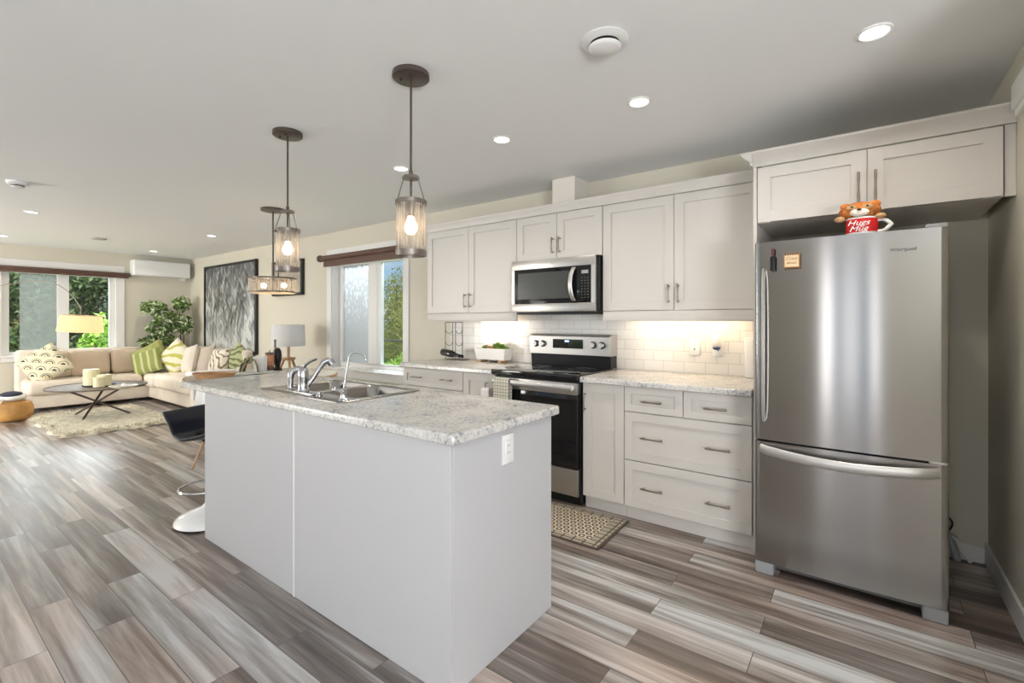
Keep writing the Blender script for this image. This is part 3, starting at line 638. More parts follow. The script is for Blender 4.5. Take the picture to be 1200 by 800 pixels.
# under-cabinet light strips
def strip(x0, x1, label, e):
    t = thing('under_cabinet_light', label, 'light', ((x0 + x1) / 2, 3.42, UB - .016))
    MB().box(x0, x1, 3.40, 3.45, UB - .014, UB - .001).build('housing', 'whiteplastic', t)
    MB().box(x0 + .01, x1 - .01, 3.405, 3.445, UB - .019, UB - .0145).build('diffuser', 'strip', t)
    l = bpy.data.lights.new('strip_lamp', 'AREA'); l.shape = 'RECTANGLE'; l.size = x1 - x0 - .03; l.size_y = .03; l.energy = e; l.color = (1, .78, .52)
    lo = bpy.data.objects.new('strip_lamp', l); COL.objects.link(lo); lo.parent = t; lo.location = (0, 0, -.006)
strip(-2.95, -2.50, 'warm light strip under the wall cabinet above the planter', .8)
strip(-1.42, -.64, 'warm light strip under the large wall cabinet beside the fridge', 2.6)

# ------------------------------------------------------------ stove
t = thing('stove', 'stainless and black glass-top electric stove between the base cabinets', 'stove', (-1.963, 3.2, 0))
X0, X1 = -2.343, -1.583
MB().box(X0, X1, 2.95, 3.53, .03, .888).build('body', 'black', t, bevel=.002)
for a_, b_ in ((X0, X0 + .012), (X1 - .012, X1)): MB().box(a_, b_, 2.93, 2.95, .03, .87).build('side_trim', 'black', t)
d = MB().rbox(X0 + .012, X1 - .012, 2.898, 2.948, .268, .782, .004, 2).build('oven_door', 'black_gloss', t)
MB().rbox(X0 + .010, X1 - .010, 2.890, 2.948, .784, .868, .004, 2).build('door_band', 'steel2', d)
h = MB(); h.tube([(X0 + .03 + (X1 - X0 - .06) * k / 12, 2.852 - .006 * math.sin(math.pi * k / 12), .838) for k in range(13)], .021, 12, flat=(1, .55))
for hx in (X0 + .05, X1 - .05): h.box(hx - .015, hx + .015, 2.858, 2.892, .822, .852)
h.build('door_handle', 'handle_steel', d)
MB().rbox(X0 + .012, X1 - .012, 2.905, 2.95, .075, .262, .004, 2).build('storage_drawer', 'steel2', t)
MB().box(X0 + .02, X1 - .02, 2.97, 3.5, .0, .03).build('base_plinth', 'black', t)
MB().rbox(X0 - .003, X1 + .003, 2.872, 3.46, .888, .926, .006, 3).build('cooktop', 'black_gloss', t)
for cx, cy, r_ in ((-2.15, 3.06, .115), (-1.77, 3.06, .085), (-2.15, 3.30, .08), (-1.77, 3.30, .105)): MB().lathe([(r_, 0), (r_ + .002, 0), (r_ + .002, .0006), (r_, .0006), (r_, 0)], (cx, cy, .9262), 40).build('burner_ring', 'steel_dark', t)
b = MB().prism([(3.43, .926), (3.535, .926), (3.535, 1.03), (3.42, 1.03)], 'x', X0 + .005, X1 - .005).build('backguard_base', 'black', t)
b = MB().prism([(3.405, 1.022), (3.535, 1.022), (3.535, 1.190), (3.43, 1.190), (3.40, 1.175)], 'x', X0, X1).build('control_panel', 'steel2', t, bevel=.003)
def slope(z): return 3.405 + (z - 1.022) / .153 * (-.005) - .002
MB().box(-2.10, -1.82, 3.396, 3.404, 1.075, 1.150).build('display_window', 'black_gloss', b)
MB().box(-1.985, -1.945, 3.3945, 3.396, 1.126, 1.142).build('clock_digits', 'display', b)
for kx in (-2.275, -2.205, -1.73, -1.655):
    k = MB(); k.cyl((kx, 3.404, 1.108), (kx, 3.372, 1.108), .025, .021, n=24).box(kx - .004, kx + .004, 3.364, 3.373, 1.09, 1.126)
    k.build('knob', 'steel2', b)
    MB().cyl((kx, 3.405, 1.108), (kx, 3.398, 1.108), .029, n=24).build('knob_ring', 'black', b)

# tea towels
def towel(name, label, m, x0, x1, y, ztop, zb, zf, amp=.004, seed=1):
    g = MB(); r = rnd(seed); ph = r.uniform(0, 6)
    def fn(u, v):
        L1 = ztop - zb; L2 = ztop - zf; tot = L1 + .05 + L2; s = v * tot
        if s < L1: yy, zz = y + .022, zb + s
        elif s < L1 + .05: a = (s - L1) / .05 * math.pi; yy, zz = y + .022 * math.cos(a), ztop + .016 * math.sin(a)
        else: yy, zz = y - .022, ztop - (s - L1 - .05)
        xx = x0 + (x1 - x0) * u; fold = amp * math.sin(u * 15 + ph) * (.3 + .7 * abs(v - .4)) * (1 if yy < y else 0)
        return Vector((xx + .006 * math.sin(v * 3), yy - abs(fold), zz))
    g.grid(fn, 24, 30); o = g.build(name, m, org=((x0 + x1) / 2, y, zf), solid=.003); return tag(o, label, 'towel')
towel('tea_towel', 'cream and black checked tea towel over the oven door handle', 'check', X0 + .055, X0 + .20, 2.852, .855, .66, .52, .006, 3)
towel('tea_towel', 'plain white tea towel hanging on the narrow cabinet door left of the stove', 'napkin', -2.46, -2.385, BY - .030, .752, .745, .63, .003, 5)
# ------------------------------------------------------------ microwave
t = thing('microwave', 'stainless over-the-range microwave mounted above the stove', 'microwave', (-1.957, 3.35, 1.368))
MB().box(X0 + .003, -1.566, 3.175, WY - .011, 1.372, 1.788).build('body', 'black', t, bevel=.003)
d = MB()
mx0, mx1 = X0, -1.580
d.rbox(mx0, mx1, 3.145, 3.175, 1.715, 1.788, .003, 2).rbox(mx0, mx1, 3.145, 3.175, 1.372, 1.438, .003, 2).box(mx0, mx0 + .028, 3.145, 3.175, 1.437, 1.716).box(mx1 - .035, mx1, 3.145, 3.175, 1.437, 1.716)
d = d.build('door', 'steel2', t)
MB().rbox(mx0 + .026, mx1 - .034, 3.147, 3.170, 1.436, 1.717, .002, 2).build('black_glass_front', 'black_gloss', d)
MB().box(mx0 + .065, -1.80, 3.1455, 3.148, 1.475, 1.685).build('viewing_window', pm('tinted_window', (.045, .048, .045), .22, spec=.4), d)
MB().tube([(-1.757 - .010 * math.sin(math.pi * k / 12), 3.140 - .045 * math.sin(math.pi * k / 12) ** .6, 1.455 + .245 * k / 12) for k in range(13)], .019, 12, flat=(.45, 1)).build('door_handle', 'handle_steel', d)
MB().box(-1.695, -1.640, 3.1455, 3.148, 1.655, 1.680).build('display_window', 'concrete', d)
kp = MB()
for i in range(3):
    for j in range(8): kp.box(-1.697 + i * .026, -1.689 + i * .026, 3.1462, 3.148, 1.475 + j * .021, 1.478 + j * .021)
kp.build('keypad', 'concrete', d)
MB().lathe([(0, 0), (.007, 0), (.007, .002), (0, .002)], (0, 0, 0), 16, mtx=Matrix.Translation((-1.955, 3.1445, 1.752)) @ Matrix.Rotation(R(90), 4, 'X')).build('maker_badge', 'concrete', d)
MB().box(X0 + .02, -1.60, 3.20, 3.45, 1.352, 1.371).build('grease_filter', 'black', t)

# ------------------------------------------------------------ fridge
FX0, FX1, FY = -.457, .290, 2.718
t = thing('refrigerator', 'stainless bottom-freezer refrigerator in the alcove', 'refrigerator', (-.083, 3.05, 0))
MB().box(FX0 + .004, FX1 - .004, 2.80, 3.46, .05, 1.690).build('body', pm('fridge_side', (.27, .27, .27), .4, .3), t, bevel=.004)
def fdoor(z0, z1):
    n = 24; pr = []
    us = [-1, -.996, -.985, -.965] + [k / n * 2 - 1 for k in range(1, n)] + [.965, .985, .996, 1]
    for u in us:
        x_ = (FX0 + FX1) / 2 + u * (FX1 - FX0) / 2
        e = .012 * (1 - abs(u) ** 2.2) + .014 * math.sqrt(max(0, 1 - (1 - min(1, (1 - abs(u)) / .035)) ** 2))
        pr.append((x_, FY + .018 - e))
    pr += [(FX1, 2.795), (FX0, 2.795)]
    return MB().prism(pr, 'z', z0, z1)
up = fdoor(.694, 1.703).build('upper_door', 'steel', t, uv=True, ang=50)
lo = fdoor(.066, .684).build('freezer_drawer', 'steel', t, uv=True, ang=50)
MB().box(FX0 + .01, FX1 - .01, 2.75, 2.80, .680, .698).build('door_gasket', 'black', t)
h = MB()
h.tube([(FX0 + .045 + .0 * math.sin(math.pi * k / 16), FY - .010 - .034 * math.sin(math.pi * k / 16) ** .3, .795 + .765 * k / 16) for k in range(17)], .019, 12, flat=(.42, 1))
h.build('door_handle', 'handle_steel', up)
h = MB()
h.tube([(FX0 + .03 + (FX1 - FX0 - .065) * k / 20, FY - .010 - .052 * math.sin(math.pi * k / 20) ** .5, .650 - .022 * math.sin(math.pi * k / 20)) for k in range(21)], .024, 12, flat=(1, .42))
h.build('drawer_handle', 'handle_steel', lo)
MB().rbox(FX1 - .075, FX1 - .003, 2.73, 2.83, 1.700, 1.722, .006).build('hinge_cover', 'concrete', t)
MB().rbox(FX1 - .065, FX1 - .005, 2.722, 2.79, .682, .696, .003).build('middle_hinge', 'steel2', t)
MB().box(FX0 + .05, FX1 - .05, 2.79, 2.81, .018, .06).build('base_grille', 'steel_dark', t)
for a, b in ((FX0, FX0 + .085), (FX1 - .088, FX1 - .002)): MB().rbox(a, b, 2.725, 2.82, 0, .062, .008).build('foot_cover', 'concrete', t)
LX, LZ = .137, 1.617
text('Whirlpool', 'brand_lettering', 'text_dark', .021, up, Matrix.Translation((LX, FY - .0065, LZ)) @ FACE, sx=1.05)
MB().tube([(LX - .018 + .055 * k / 10, FY - .008, LZ - .011 + .022 * (k / 10) ** 1.3) for k in range(11)], [.0004 + .0011 * math.sin(math.pi * k / 10) for k in range(11)], 6).build('brand_swoosh', 'chrome', up)
# fridge magnets
t = thing('wine_bottle_magnet', 'black wine bottle magnet at the top left of the fridge', 'magnet', (-.371, 2.708, 1.555))
MB().lathe([(0, 0), (.0115, 0), (.0125, .004), (.0125, .060), (.0115, .068), (.007, .074), (0, .074)], (-.371, 2.700, 1.553), 20, sy=.6).build('bottle', 'black', t)
MB().lathe([(0, 0), (.0065, 0), (.0072, .012), (.0075, .03), (.0068, .036), (0, .036)], (-.371, 2.700, 1.629), 20, sy=.6).build('foil_neck', 'winered', t)
t = thing('note_magnet', 'small square framed magnet with writing beside the bottle magnet', 'magnet', (-.288, 2.705, 1.558))
MB().rbox(-.325, -.251, 2.692, 2.703, 1.560, 1.636, .005).build('frame', 'text_brown', t)
MB().rbox(-.318, -.258, 2.6900, 2.6925, 1.567, 1.626, .001, 1).build('face', 'note', t)
text('Crazy', 'first_line', 'text_brown', .022, t, Matrix.Translation((-.288, 2.6895, 1.608)) @ FACE, shear=.3)
text('about', 'second_line', 'text_brown', .018, t, Matrix.Translation((-.289, 2.6895, 1.587)) @ FACE, shear=.3)
q = MB()
for k in range(6): q.cyl((-.315 + k * .0108, 2.691, 1.622), (-.315 + k * .0108, 2.691, 1.634), .002, n=8)
q.build('binding_rings', 'black', t)
# mug and plush bear on the fridge
mx, my, mz = -.010, 2.785, 1.7035
t = thing('mug', 'red mug with white lettering, rim and handle on top of the fridge', 'mug', (mx, my, mz))
MB().lathe([(0, 0), (.040, 0), (.044, .003), (.0455, .009), (.0462, .066)], (mx, my, mz), 40).build('body', 'red', t)
MB().lathe([(.0462, .066), (.0470, .069), (.0466, .072), (.0435, .071), (.043, .06), (.041, .008), (0, .006)], (mx, my, mz), 40).build('rim', 'whitegloss', t)
MB().lathe([(.0405, -.0), (.0448, .003), (.0462, .0095), (.0440, .0095)], (mx, my, mz), 40).build('foot_band', 'whitegloss', t)
MB().tube([(mx + .043 + .036 * math.sin(math.pi * k / 12) ** .7, my - .012, mz + .058 - .046 * k / 12 + .004 * math.sin(k)) for k in range(13)], .0068, 10).build('handle', 'whitegloss', t)
text('Hugs', 'first_line', 'text_white', .030, t, Matrix.Translation((mx - .010, my - .0475, mz + .047)) @ FACE, shear=.35, extrude=.0012)
text('Mug', 'second_line', 'text_white', .030, t, Matrix.Translation((mx - .010, my - .0475, mz + .022)) @ FACE, shear=.35, extrude=.0012)
t = thing('plush_bear', 'orange plush bear peeking out of the red mug', 'plush toy', (mx, my, mz))
bx, by, bz_ = mx - .006, my, mz + .104
MB().sph((bx, by, mz + .055), .038, (1, .85, 1)).sph((bx, by, bz_), .052, (1.15, .85, .74)).sph((bx - .040, by, bz_ + .022), .0165, (1, .6, 1), 12).sph((bx + .042, by, bz_ + .024), .0165, (1, .6, 1), 12).build('body', 'bear', t)
MB().sph((bx, by - .040, bz_ - .013), .022, (1.25, .7, .8)).build('muzzle', 'bear_white', t)
MB().sph((bx - .001, by - .056, bz_ - .003), .0058, (1.2, .8, .8), 10).build('nose', 'black', t)
for s in (-1, 1):
    MB().sph((bx + s * .022, by - .040, bz_ + .010), .0125, (1.2, .5, .9), 12).build('eye_patch', 'bear_tan', t)
    MB().sph((bx + s * .021, by - .0475, bz_ + .011), .0038, (1, .7, 1), 8).build('eye', 'black', t)
    MB().sph((bx + s * .056, by - .020, bz_ - .031), .0145, (1.1, 1, .85), 12).build('paw', 'bear_tan', t)

for n_ in ('mug', 'plush_bear'): bpy.data.objects[n_].scale = (1.38, 1.2, 1.12)
# tub of things seen on the floor behind the fridge
t = thing('pull_cord_bundle', 'grey hose and cord lying against the wall behind the fridge', 'hose', (.36, 3.47, 0))
MB().tube([(.40, 3.46, .016), (.385, 3.475, .08), (.345, 3.49, .18), (.31, 3.50, .26)], .016, 10).build('hose', 'concrete', t)
MB().tube([(.31 + .075 * math.sin(math.pi * k / 12), 3.505, .25 - .17 * k / 12 + .03 * math.sin(math.pi * k / 12)) for k in range(13)], .0045, 8).build('cord', 'black', t)
MB().tube([(.37, 3.485, .135), (.40, 3.49, .12), (.42, 3.49, .06), (.455, 3.49, .012)], .009, 8).build('drain_pipe', 'whiteplastic', t)

# ------------------------------------------------------------ island
IX0, IX1, IY0, IY1 = -3.175, -1.141, 1.178, 1.832
t = thing('kitchen_island', 'large white panelled kitchen island under the pendants', 'island', (-2.16, 1.5, 0))
MB().box(IX0 + .02, IX1 - .02, IY0 + .02, IY0 + .035, 0, .876).box(IX0 + .02, IX1 - .02, IY1 - .03, IY1 - .015, .1, .876).box(IX0 + .02, IX1 - .02, IY0 + .035, IY1 - .03, .0, .12).build('carcass', 'island', t)
MB().box(IX0, -2.163, IY0 + .001, IY0 + .019, .001, .877).build('back_panel', 'island', t, bevel=.0015)
MB().box(-2.157, IX1, IY0, IY0 + .018, .001, .877).build('back_panel', 'island', t, bevel=.0015)
MB().rbox(-2.164, -2.156, IY0 - .003, IY0 + .016, 0, .877, .002, 2).build('joint_strip', 'trim', t)
MB().box(IX1 - .018, IX1, IY0 + .019, IY1, .001, .877).build('end_panel', 'island', t, bevel=.0015)
MB().box(IX0, IX0 + .018, IY0 + .02, IY1, .001, .877).build('end_panel', 'island', t, bevel=.0015)
for k in range(3):
    a = IX0 + .02 + k * .664
    d = shaker(MB(), a, a + .658, .10, .872, IY1 - .014, rec=0).build('door', 'cab', t, bevel=.001)
    pull(a + .04, IY1 + .045, .75, .128, True, d)
# countertop with a hole for the sink
CX0, CX1, CY0, CY1 = -3.512, -1.112, 1.158, 1.868
SX0, SX1, SY0, SY1 = -2.757, -1.955, 1.288, 1.800
def ctop():
    mb = MB(); z0, z1 = .877, .915; r = .010
    def loop(x0, x1, y0, y1, rad, inset, z):
        out = []
        for cx, cy, a0 in ((x1 - rad, y0 + rad, -90), (x1 - rad, y1 - rad, 0), (x0 + rad, y1 - rad, 90), (x0 + rad, y0 + rad, 180)):
            for k in range(7):
                a = R(a0 + 15 * k); out.append(mb.bm.verts.new((cx + (rad - inset) * math.cos(a), cy + (rad - inset) * math.sin(a), z)))
        return out
    R_ = .022
    hb = loop(SX0 + .03, SX1 - .03, SY0 + .03, SY1 - .03, .03, 0, z0)
    ht = loop(SX0 + .03, SX1 - .03, SY0 + .03, SY1 - .03, .03, 0, z1)
    L = [loop(CX0, CX1, CY0, CY1, R_, .004, z0), loop(CX0, CX1, CY0, CY1, R_, 0, z0 + .004), loop(CX0, CX1, CY0, CY1, R_, 0, z1 - r)]
    for a in (30, 60, 90): L.append(loop(CX0, CX1, CY0, CY1, R_, r * (1 - math.cos(R(a))), z1 - r + r * math.sin(R(a))))
    for A, B in zip([hb] + L + [ht], L + [ht, hb]):
        n = len(A)
        for k in range(n): mb.bm.faces.new((A[k], A[(k + 1) % n], B[(k + 1) % n], B[k]))
    return mb
o = ctop().build('island_worktop', 'counter', org=(-2.3, 1.5, .877)); tag(o, 'large speckled grey-beige laminate worktop on the island with a sink', 'worktop')
# outlet on the island end
def outlet(name, label, x, y, z, face, w=.072, h=.116):
    t = thing(name, label, 'outlet', (x, y, z))
    if face == 'x':
        MB().rbox(x, x + .006, y - w / 2, y + w / 2, z, z + h, .002, 2).build('cover_plate', 'whiteplastic', t)
        MB().rbox(x + .005, x + .009, y - .017, y + .017, z + .025, z + h - .025, .001, 1).build('socket', 'whiteplastic', t)
        s = MB()
        for zz in (.045, .072):
            for dy in (-.006, .006): s.box(x + .0088, x + .0094, y + dy - .001, y + dy + .001, z + zz - .004, z + zz + .004)
        s.build('slots', 'dark_slot', t)
    else:
        MB().rbox(x - w / 2, x + w / 2, y - .006, y, z, z + h, .002, 2).build('cover_plate', 'whiteplastic', t)
        MB().rbox(x - .017, x + .017, y - .009, y - .005, z + .025, z + h - .025, .001, 1).build('socket', 'whiteplastic', t)
        MB().cyl((x, y - .011, z + .042), (x, y - .008, z + .042), .006, n=14).build('reset_button', 'teal', t)
        MB().cyl((x, y - .011, z + .085), (x, y - .008, z + .085), .003, n=10).build('indicator', 'dark_slot', t)
    return t
outlet('power_outlet', 'white outlet on the end panel of the island', IX1 + .0005, 1.50, .735, 'x')
outlet('power_outlet', 'white wall outlet with a teal button on the tiles', -.985, 3.5395, 1.055, 'y')
outlet('power_outlet', 'white wall outlet behind the plug-in freshener', -.825, 3.5395, 1.052, 'y')
t = thing('air_freshener', 'white and blue plug-in air freshener in the tiled wall outlet', 'air freshener', (-.828, 3.50, 1.10))
MB().rbox(-.858, -.798, 3.475, 3.527, 1.115, 1.205, .022, 4).build('case', 'whitegloss', t)
MB().lathe([(0, 0), (.014, .0), (.025, .008), (.028, .016), (0, .016)], (-.828, 3.50, 1.099), 24, sy=.8).build('blue_reservoir', 'blue', t)
o = MB().rbox(-.652, -.590, 3.505, 3.535, .9155, 1.19, .010, 3).build('cutting_board', 'whiteplastic', org=(-.62, 3.52, .9155)); tag(o, 'white board standing against the tiles next to the fridge', 'board')

# sink
t = thing('sink', 'double bowl stainless steel sink set in the island worktop', 'sink', (-2.356, 1.544, .915))
def sink():
    mb = MB(); zt = .9205
    bowls = [(-2.722, -2.372, 1.405, 1.772), (-2.340, -1.990, 1.405, 1.772)]
    def rl(x0, x1, y0, y1, rad, z, n=6):
        return [mb.bm.verts.new((cx + rad * math.cos(R(a0 + 90 / n * k)), cy + rad * math.sin(R(a0 + 90 / n * k)), z)) for cx, cy, a0 in ((x1 - rad, y0 + rad, -90), (x1 - rad, y1 - rad, 0), (x0 + rad, y1 - rad, 90), (x0 + rad, y0 + rad, 180)) for k in range(n + 1)]
    def br(A, B):
        n = len(A)
        for k in range(n): mb.bm.faces.new((A[k], A[(k + 1) % n], B[(k + 1) % n], B[k]))
    edges = []
    o0 = rl(SX0, SX1, SY0, SY1, .03, .9152); o1 = rl(SX0 + .004, SX1 - .004, SY0 + .004, SY1 - .004, .028, zt); br(o0, o1)
    tops = [o1]
    for b_ in bowls:
        a = rl(*b_, .06, zt); tops.append(a)
        pr = a
        for ins, z, rad in ((.004, .915, .058), (.008, .80, .056), (.022, .765, .05), (.05, .752, .04)):
            c_ = rl(b_[0] + ins, b_[1] - ins, b_[2] + ins, b_[3] - ins, rad, z); br(pr, c_); pr = c_
        mb.bm.faces.new(pr)
    es = []
    for lp in tops:
        for k in range(len(lp)):
            e = mb.bm.edges.get((lp[k], lp[(k + 1) % len(lp)])); es.append(e)
    bmesh.ops.triangle_fill(mb.bm, use_beauty=True, edges=es)
    return mb
sink().build('basin', 'sink', t, solid=.0015, ang=60)
for cx in (-2.547, -2.165): MB().lathe([(0, .7545), (.018, .7535), (.038, .755), (.042, .7565), (.044, .7535)], (cx, 1.589, 0), 24).build('drain', 'chrome', t)
# main faucet
t = thing('faucet', 'chrome single-lever kitchen faucet with pull-out spout', 'faucet', (-2.37, 1.345, .921))
fx, fy = -2.37, 1.345
MB().rbox(fx - .125, fx + .125, fy - .028, fy + .028, .921, .931, .004).build('deck_plate', 'chrome', t)
MB().lathe([(.0, 0), (.030, 0), (.031, .004), (.027, .012), (.026, .055), (.0275, .06), (.0275, .10), (.022, .118), (.012, .128), (0, .13)], (fx, fy, .931), 28).build('valve_body', 'chrome', t)
MB().tube([(fx, fy, 1.05), (fx + .004, fy + .006, 1.068), (fx + .020, fy + .024, 1.086), (fx + .044, fy + .050, 1.100)], [.008, .0085, .007, .006], 10, flat=(.6, 1.2)).build('lever', 'bluegrey', t)
MB().tube([(fx + .012, fy + .016, .962), (fx + .030, fy + .038, 1.00), (fx + .048, fy + .060, 1.045), (fx + .062, fy + .078, 1.080), (fx + .082, fy + .10, 1.092)], [.013, .012, .012, .015, .018], 14).build('spout', 'chrome', t)
MB().cyl((fx + .080, fy + .098, 1.092), (fx + .090, fy + .110, 1.068), .018, .019, n=18).build('spray_head', 'bluegrey', t)
t = thing('side_sprayer', 'chrome side sprayer with a curved head beside the faucet', 'sprayer', (-2.50, 1.345, .921))
MB().lathe([(0, 0), (.022, 0), (.022, .01), (.015, .018), (.0145, .06), (.017, .075)], (-2.50, 1.345, .921), 20).build('holder', 'chrome', t)
MB().tube([(-2.50, 1.345, .985), (-2.50, 1.347, 1.01), (-2.492, 1.356, 1.03), (-2.475, 1.375, 1.038), (-2.458, 1.395, 1.03)], [.016, .018, .019, .018, .014], 14).build('spray_head', 'chrome', t)
t = thing('soap_dispenser_cap', 'small round chrome cap on the sink deck right of the faucet', 'cap', (-2.22, 1.345, .921))
MB().lathe([(0, 0), (.017, 0), (.017, .006), (.009, .010), (.009, .018), (0, .019)], (-2.22, 1.345, .921), 20).build('cap', 'chrome', t)
MB().tube([(-2.235, 1.345, .937), (-2.19, 1.36, .942)], .004, 8).build('nozzle', 'chrome', t)
# filter tap
gx, gy = -1.997, 1.335
t = thing('water_filter_tap', 'slim chrome gooseneck filter tap at the near corner of the sink', 'tap', (gx, gy, .921))
MB().lathe([(0, 0), (.024, 0), (.024, .005), (.016, .012), (.014, .028), (.017, .032), (.017, .052), (.008, .06), (0, .062)], (gx, gy, .921), 24).build('base', 'chrome', t)
MB().cyl((gx, gy, .962), (gx - .045, gy - .02, .970), .009, .008, n=14).sph((gx - .045, gy - .02, .972), .012, n=12).build('valve_lever', 'chrome', t)
MB().cyl((gx, gy - .0, .965), (gx + .028, gy - .008, .965), .010, n=14).build('valve_knob', 'chrome', t)
pts = [(gx + .002, gy, .97), (gx + .010, gy + .010, 1.05)]
for k in range(10):
    a = math.pi * k / 9; pts.append((gx + .018 + .030 * (1 - math.cos(a)), gy + .018 + .026 * (1 - math.cos(a)), 1.125 - .012 * a / math.pi + .032 * math.sin(a)))
MB().tube(pts, .0052, 10).build('gooseneck', 'chrome', t)

# ------------------------------------------------------------ things on the left worktop
rx0, rx1, ry = -3.36, -3.13, 3.45
t = thing('wine_rack', 'dark wire wine rack standing on the left worktop', 'wine rack', ((rx0 + rx1) / 2, ry, .9155))
m_ = MB(); xs4 = (rx0, rx0 + .10, rx0 + .138, rx1)
for x_ in xs4: m_.cyl((x_, ry - .05, .919), (x_, ry - .05, 1.287), .0032, n=8)
for x_ in (xs4[0], xs4[3]): m_.cyl((x_, ry - .05, .919), (x_, ry + .05, .919), .0032, n=8); pass
for y_ in (ry - .05, ry + .05): m_.cyl((xs4[0], y_, .919), (xs4[3], y_, .919), .0032, n=8)
m_.cyl((xs4[0], ry - .05, 1.287), (xs4[3], ry - .05, 1.287), .0032, n=8)
m_.build('frame', 'bronze', t)
for c0, c1 in ((xs4[0], xs4[1]), (xs4[2], xs4[3])):
    for z_ in (1.22, 1.10, .985):
        g = MB()
        for y_ in (ry - .05,): g.tube([((c0 + c1) / 2 - (c1 - c0) / 2 * math.cos(math.pi * k / 12), y_, z_ - .042 * math.sin(math.pi * k / 12)) for k in range(13)], .0028, 8)
        g.build('cradle', 'bronze', t)
q = Matrix.Translation((rx0 + .002, ry - .097, .995)) @ Matrix.Rotation(R(97), 4, 'Y')
t = thing('wine_bottle', 'black wine bottle lying across the front of the wine rack', 'bottle', (rx0 + .12, ry - .097, .955))
MB().lathe([(0, 0), (.030, .002), (.036, .01), (.036, .12), (.030, .155), (.016, .19), (.0135, .22), (.0135, .268), (0, .268)], mtx=q, n=28).build('glass', 'wine', t)
MB().lathe([(.0142, .225), (.0148, .226), (.0148, .275), (0, .276)], mtx=q, n=24).build('foil_cap', 'black', t)
t = thing('planter', 'white rectangular planter with herbs on small wooden feet', 'planter', (-2.78, 3.44, .9155))
def trough():
    mb = MB(); A = []
    for (dx, dy, z_) in ((.165, .055, .94), (.185, .066, 1.045), (.178, .059, 1.045), (.172, .053, 1.02)):
        A.append([mb.bm.verts.new((-2.785 + sx * dx, 3.452 + sy * dy, z_)) for sx, sy in ((-1, -1), (1, -1), (1, 1), (-1, 1))])
    mb.bm.faces.new(A[0])
    for a, b in zip(A, A[1:]):
        for k in range(4): mb.bm.faces.new((a[k], a[(k + 1) % 4], b[(k + 1) % 4], b[k]))
    mb.bm.faces.new(A[-1]); return mb
trough().build('pot', 'white_ceramic', t, bevel=.003)
for dx in (-.125, .115): MB().rbox(-2.785 + dx - .018, -2.785 + dx + .018, 3.392, 3.512, .9155, .940, .004).build('wooden_foot', 'wood_beech', t)
MB().box(-2.955, -2.615, 3.402, 3.502, 1.018, 1.026).build('soil', 'soil', t)
g = leafcloud(MB(), [(-2.72, 3.45, 1.062, .075, .042, .035), (-2.87, 3.45, 1.052, .045, .035, .022), (-2.66, 3.45, 1.05, .05, .04, .022)], 420, .028, rnd(4)); g.build('leaves', 'herb', t, smooth=False)
g = leafcloud(MB(), [(-2.815, 3.44, 1.055, .035, .03, .02)], 90, .024, rnd(5))
for k in range(4): g.tube([(-2.76 + k * .014, 3.45, 1.03), (-2.762 + k * .018, 3.45, 1.09 + .015 * k)], .0012, 5)
g.build('flowers', 'pink', t, smooth=False)

# kitchen mat
def kmat():
    t = MB().rbox(-.385, .385, -.235, .235, 0, .012, .005, 2).build('kitchen_mat', 'mat'); t.location = (-1.60, 2.665, .0005)
    t.rotation_euler = (0, 0, R(1)); tag(t, 'hexagon patterned brown and cream mat on the floor before the stove', 'mat')
kmat()

# ------------------------------------------------------------ ceiling fixtures
spots = [(.032, 2.371, 'recessed ceiling light nearest the fridge cabinet'), (-.948, 2.39, 'recessed ceiling light above the drawer cabinet, second from the fridge'), (-1.841, 2.365, 'recessed ceiling light in front of the duct box'), (-2.799, 2.362, 'recessed ceiling light behind the near pendant'),
         (-7.035, .98, 'recessed ceiling light beyond the smoke detector'), (-9.318, 1.021, 'recessed ceiling light at the far left by the living room window'), (-7.058, 2.703, 'recessed ceiling light near the big leaf picture'), (-9.372, 2.727, 'recessed ceiling light in front of the air conditioner')]
first = None
for x_, y_, lb in spots:
    if first is None:
        t = thing('recessed_light', lb, 'ceiling light', (x_, y_, CZ), 'recessed ceiling lights', local=True); first = t
        MB().lathe([(.046, -.0005), (.060, -.0005), (.060, -.006), (.052, -.009), (.046, -.005), (.046, -.0005)], n=40).build('trim_ring', 'ring', t)
        MB().lathe([(0, -.004), (.046, -.004), (.046, -.001), (0, -.001)], n=40).build('lens', 'led', t)
        l = bpy.data.lights.new('spot_lamp', 'AREA'); l.shape = 'DISK'; l.size = .09; l.energy = 4.0; l.color = (1, .90, .78); l.spread = R(140)
        q = bpy.data.objects.new('spot_lamp', l); COL.objects.link(q); q.parent = t; q.location = (0, 0, -.011)
    else:
        t = copy_tree(first); t.location = (x_, y_, CZ); t['label'] = lb
# vent
t = thing('ceiling_vent', 'round white air vent in the ceiling above the island end', 'vent', (-.855, 1.785, CZ))
c_ = (-.855, 1.785, CZ)
MB().lathe([(.058, -.001), (.094, -.001), (.096, -.006), (.080, -.012), (.062, -.016), (.058, -.012), (.058, -.001)], c_, 48).build('flange', 'whiteplastic', t)
MB().lathe([(0, -.0012), (.058, -.0012), (.058, -.004), (0, -.004)], c_, 40).build('throat', 'dark_slot', t)
MB().lathe([(0, -.042), (.052, -.040), (.062, -.034), (.066, -.028), (.060, -.030), (.048, -.034), (0, -.036)], c_, 48).cyl((c_[0], c_[1], CZ - .038), (c_[0], c_[1], CZ - .004), .008).build('cone', 'whiteplastic', t)
t = thing('smoke_detector', 'white smoke detector on the ceiling at the left edge', 'smoke detector', (-5.62, .70, CZ))
c_ = (-5.62, .70, CZ)
MB().lathe([(0, 0), (.070, 0), (.070, -.012), (.062, -.024), (.044, -.030)], c_, 40).build('base', 'whiteplastic', t)
MB().lathe([(.042, -.0295), (.042, -.0385)], c_, 32).build('sensor_slots', 'dark_slot', t)
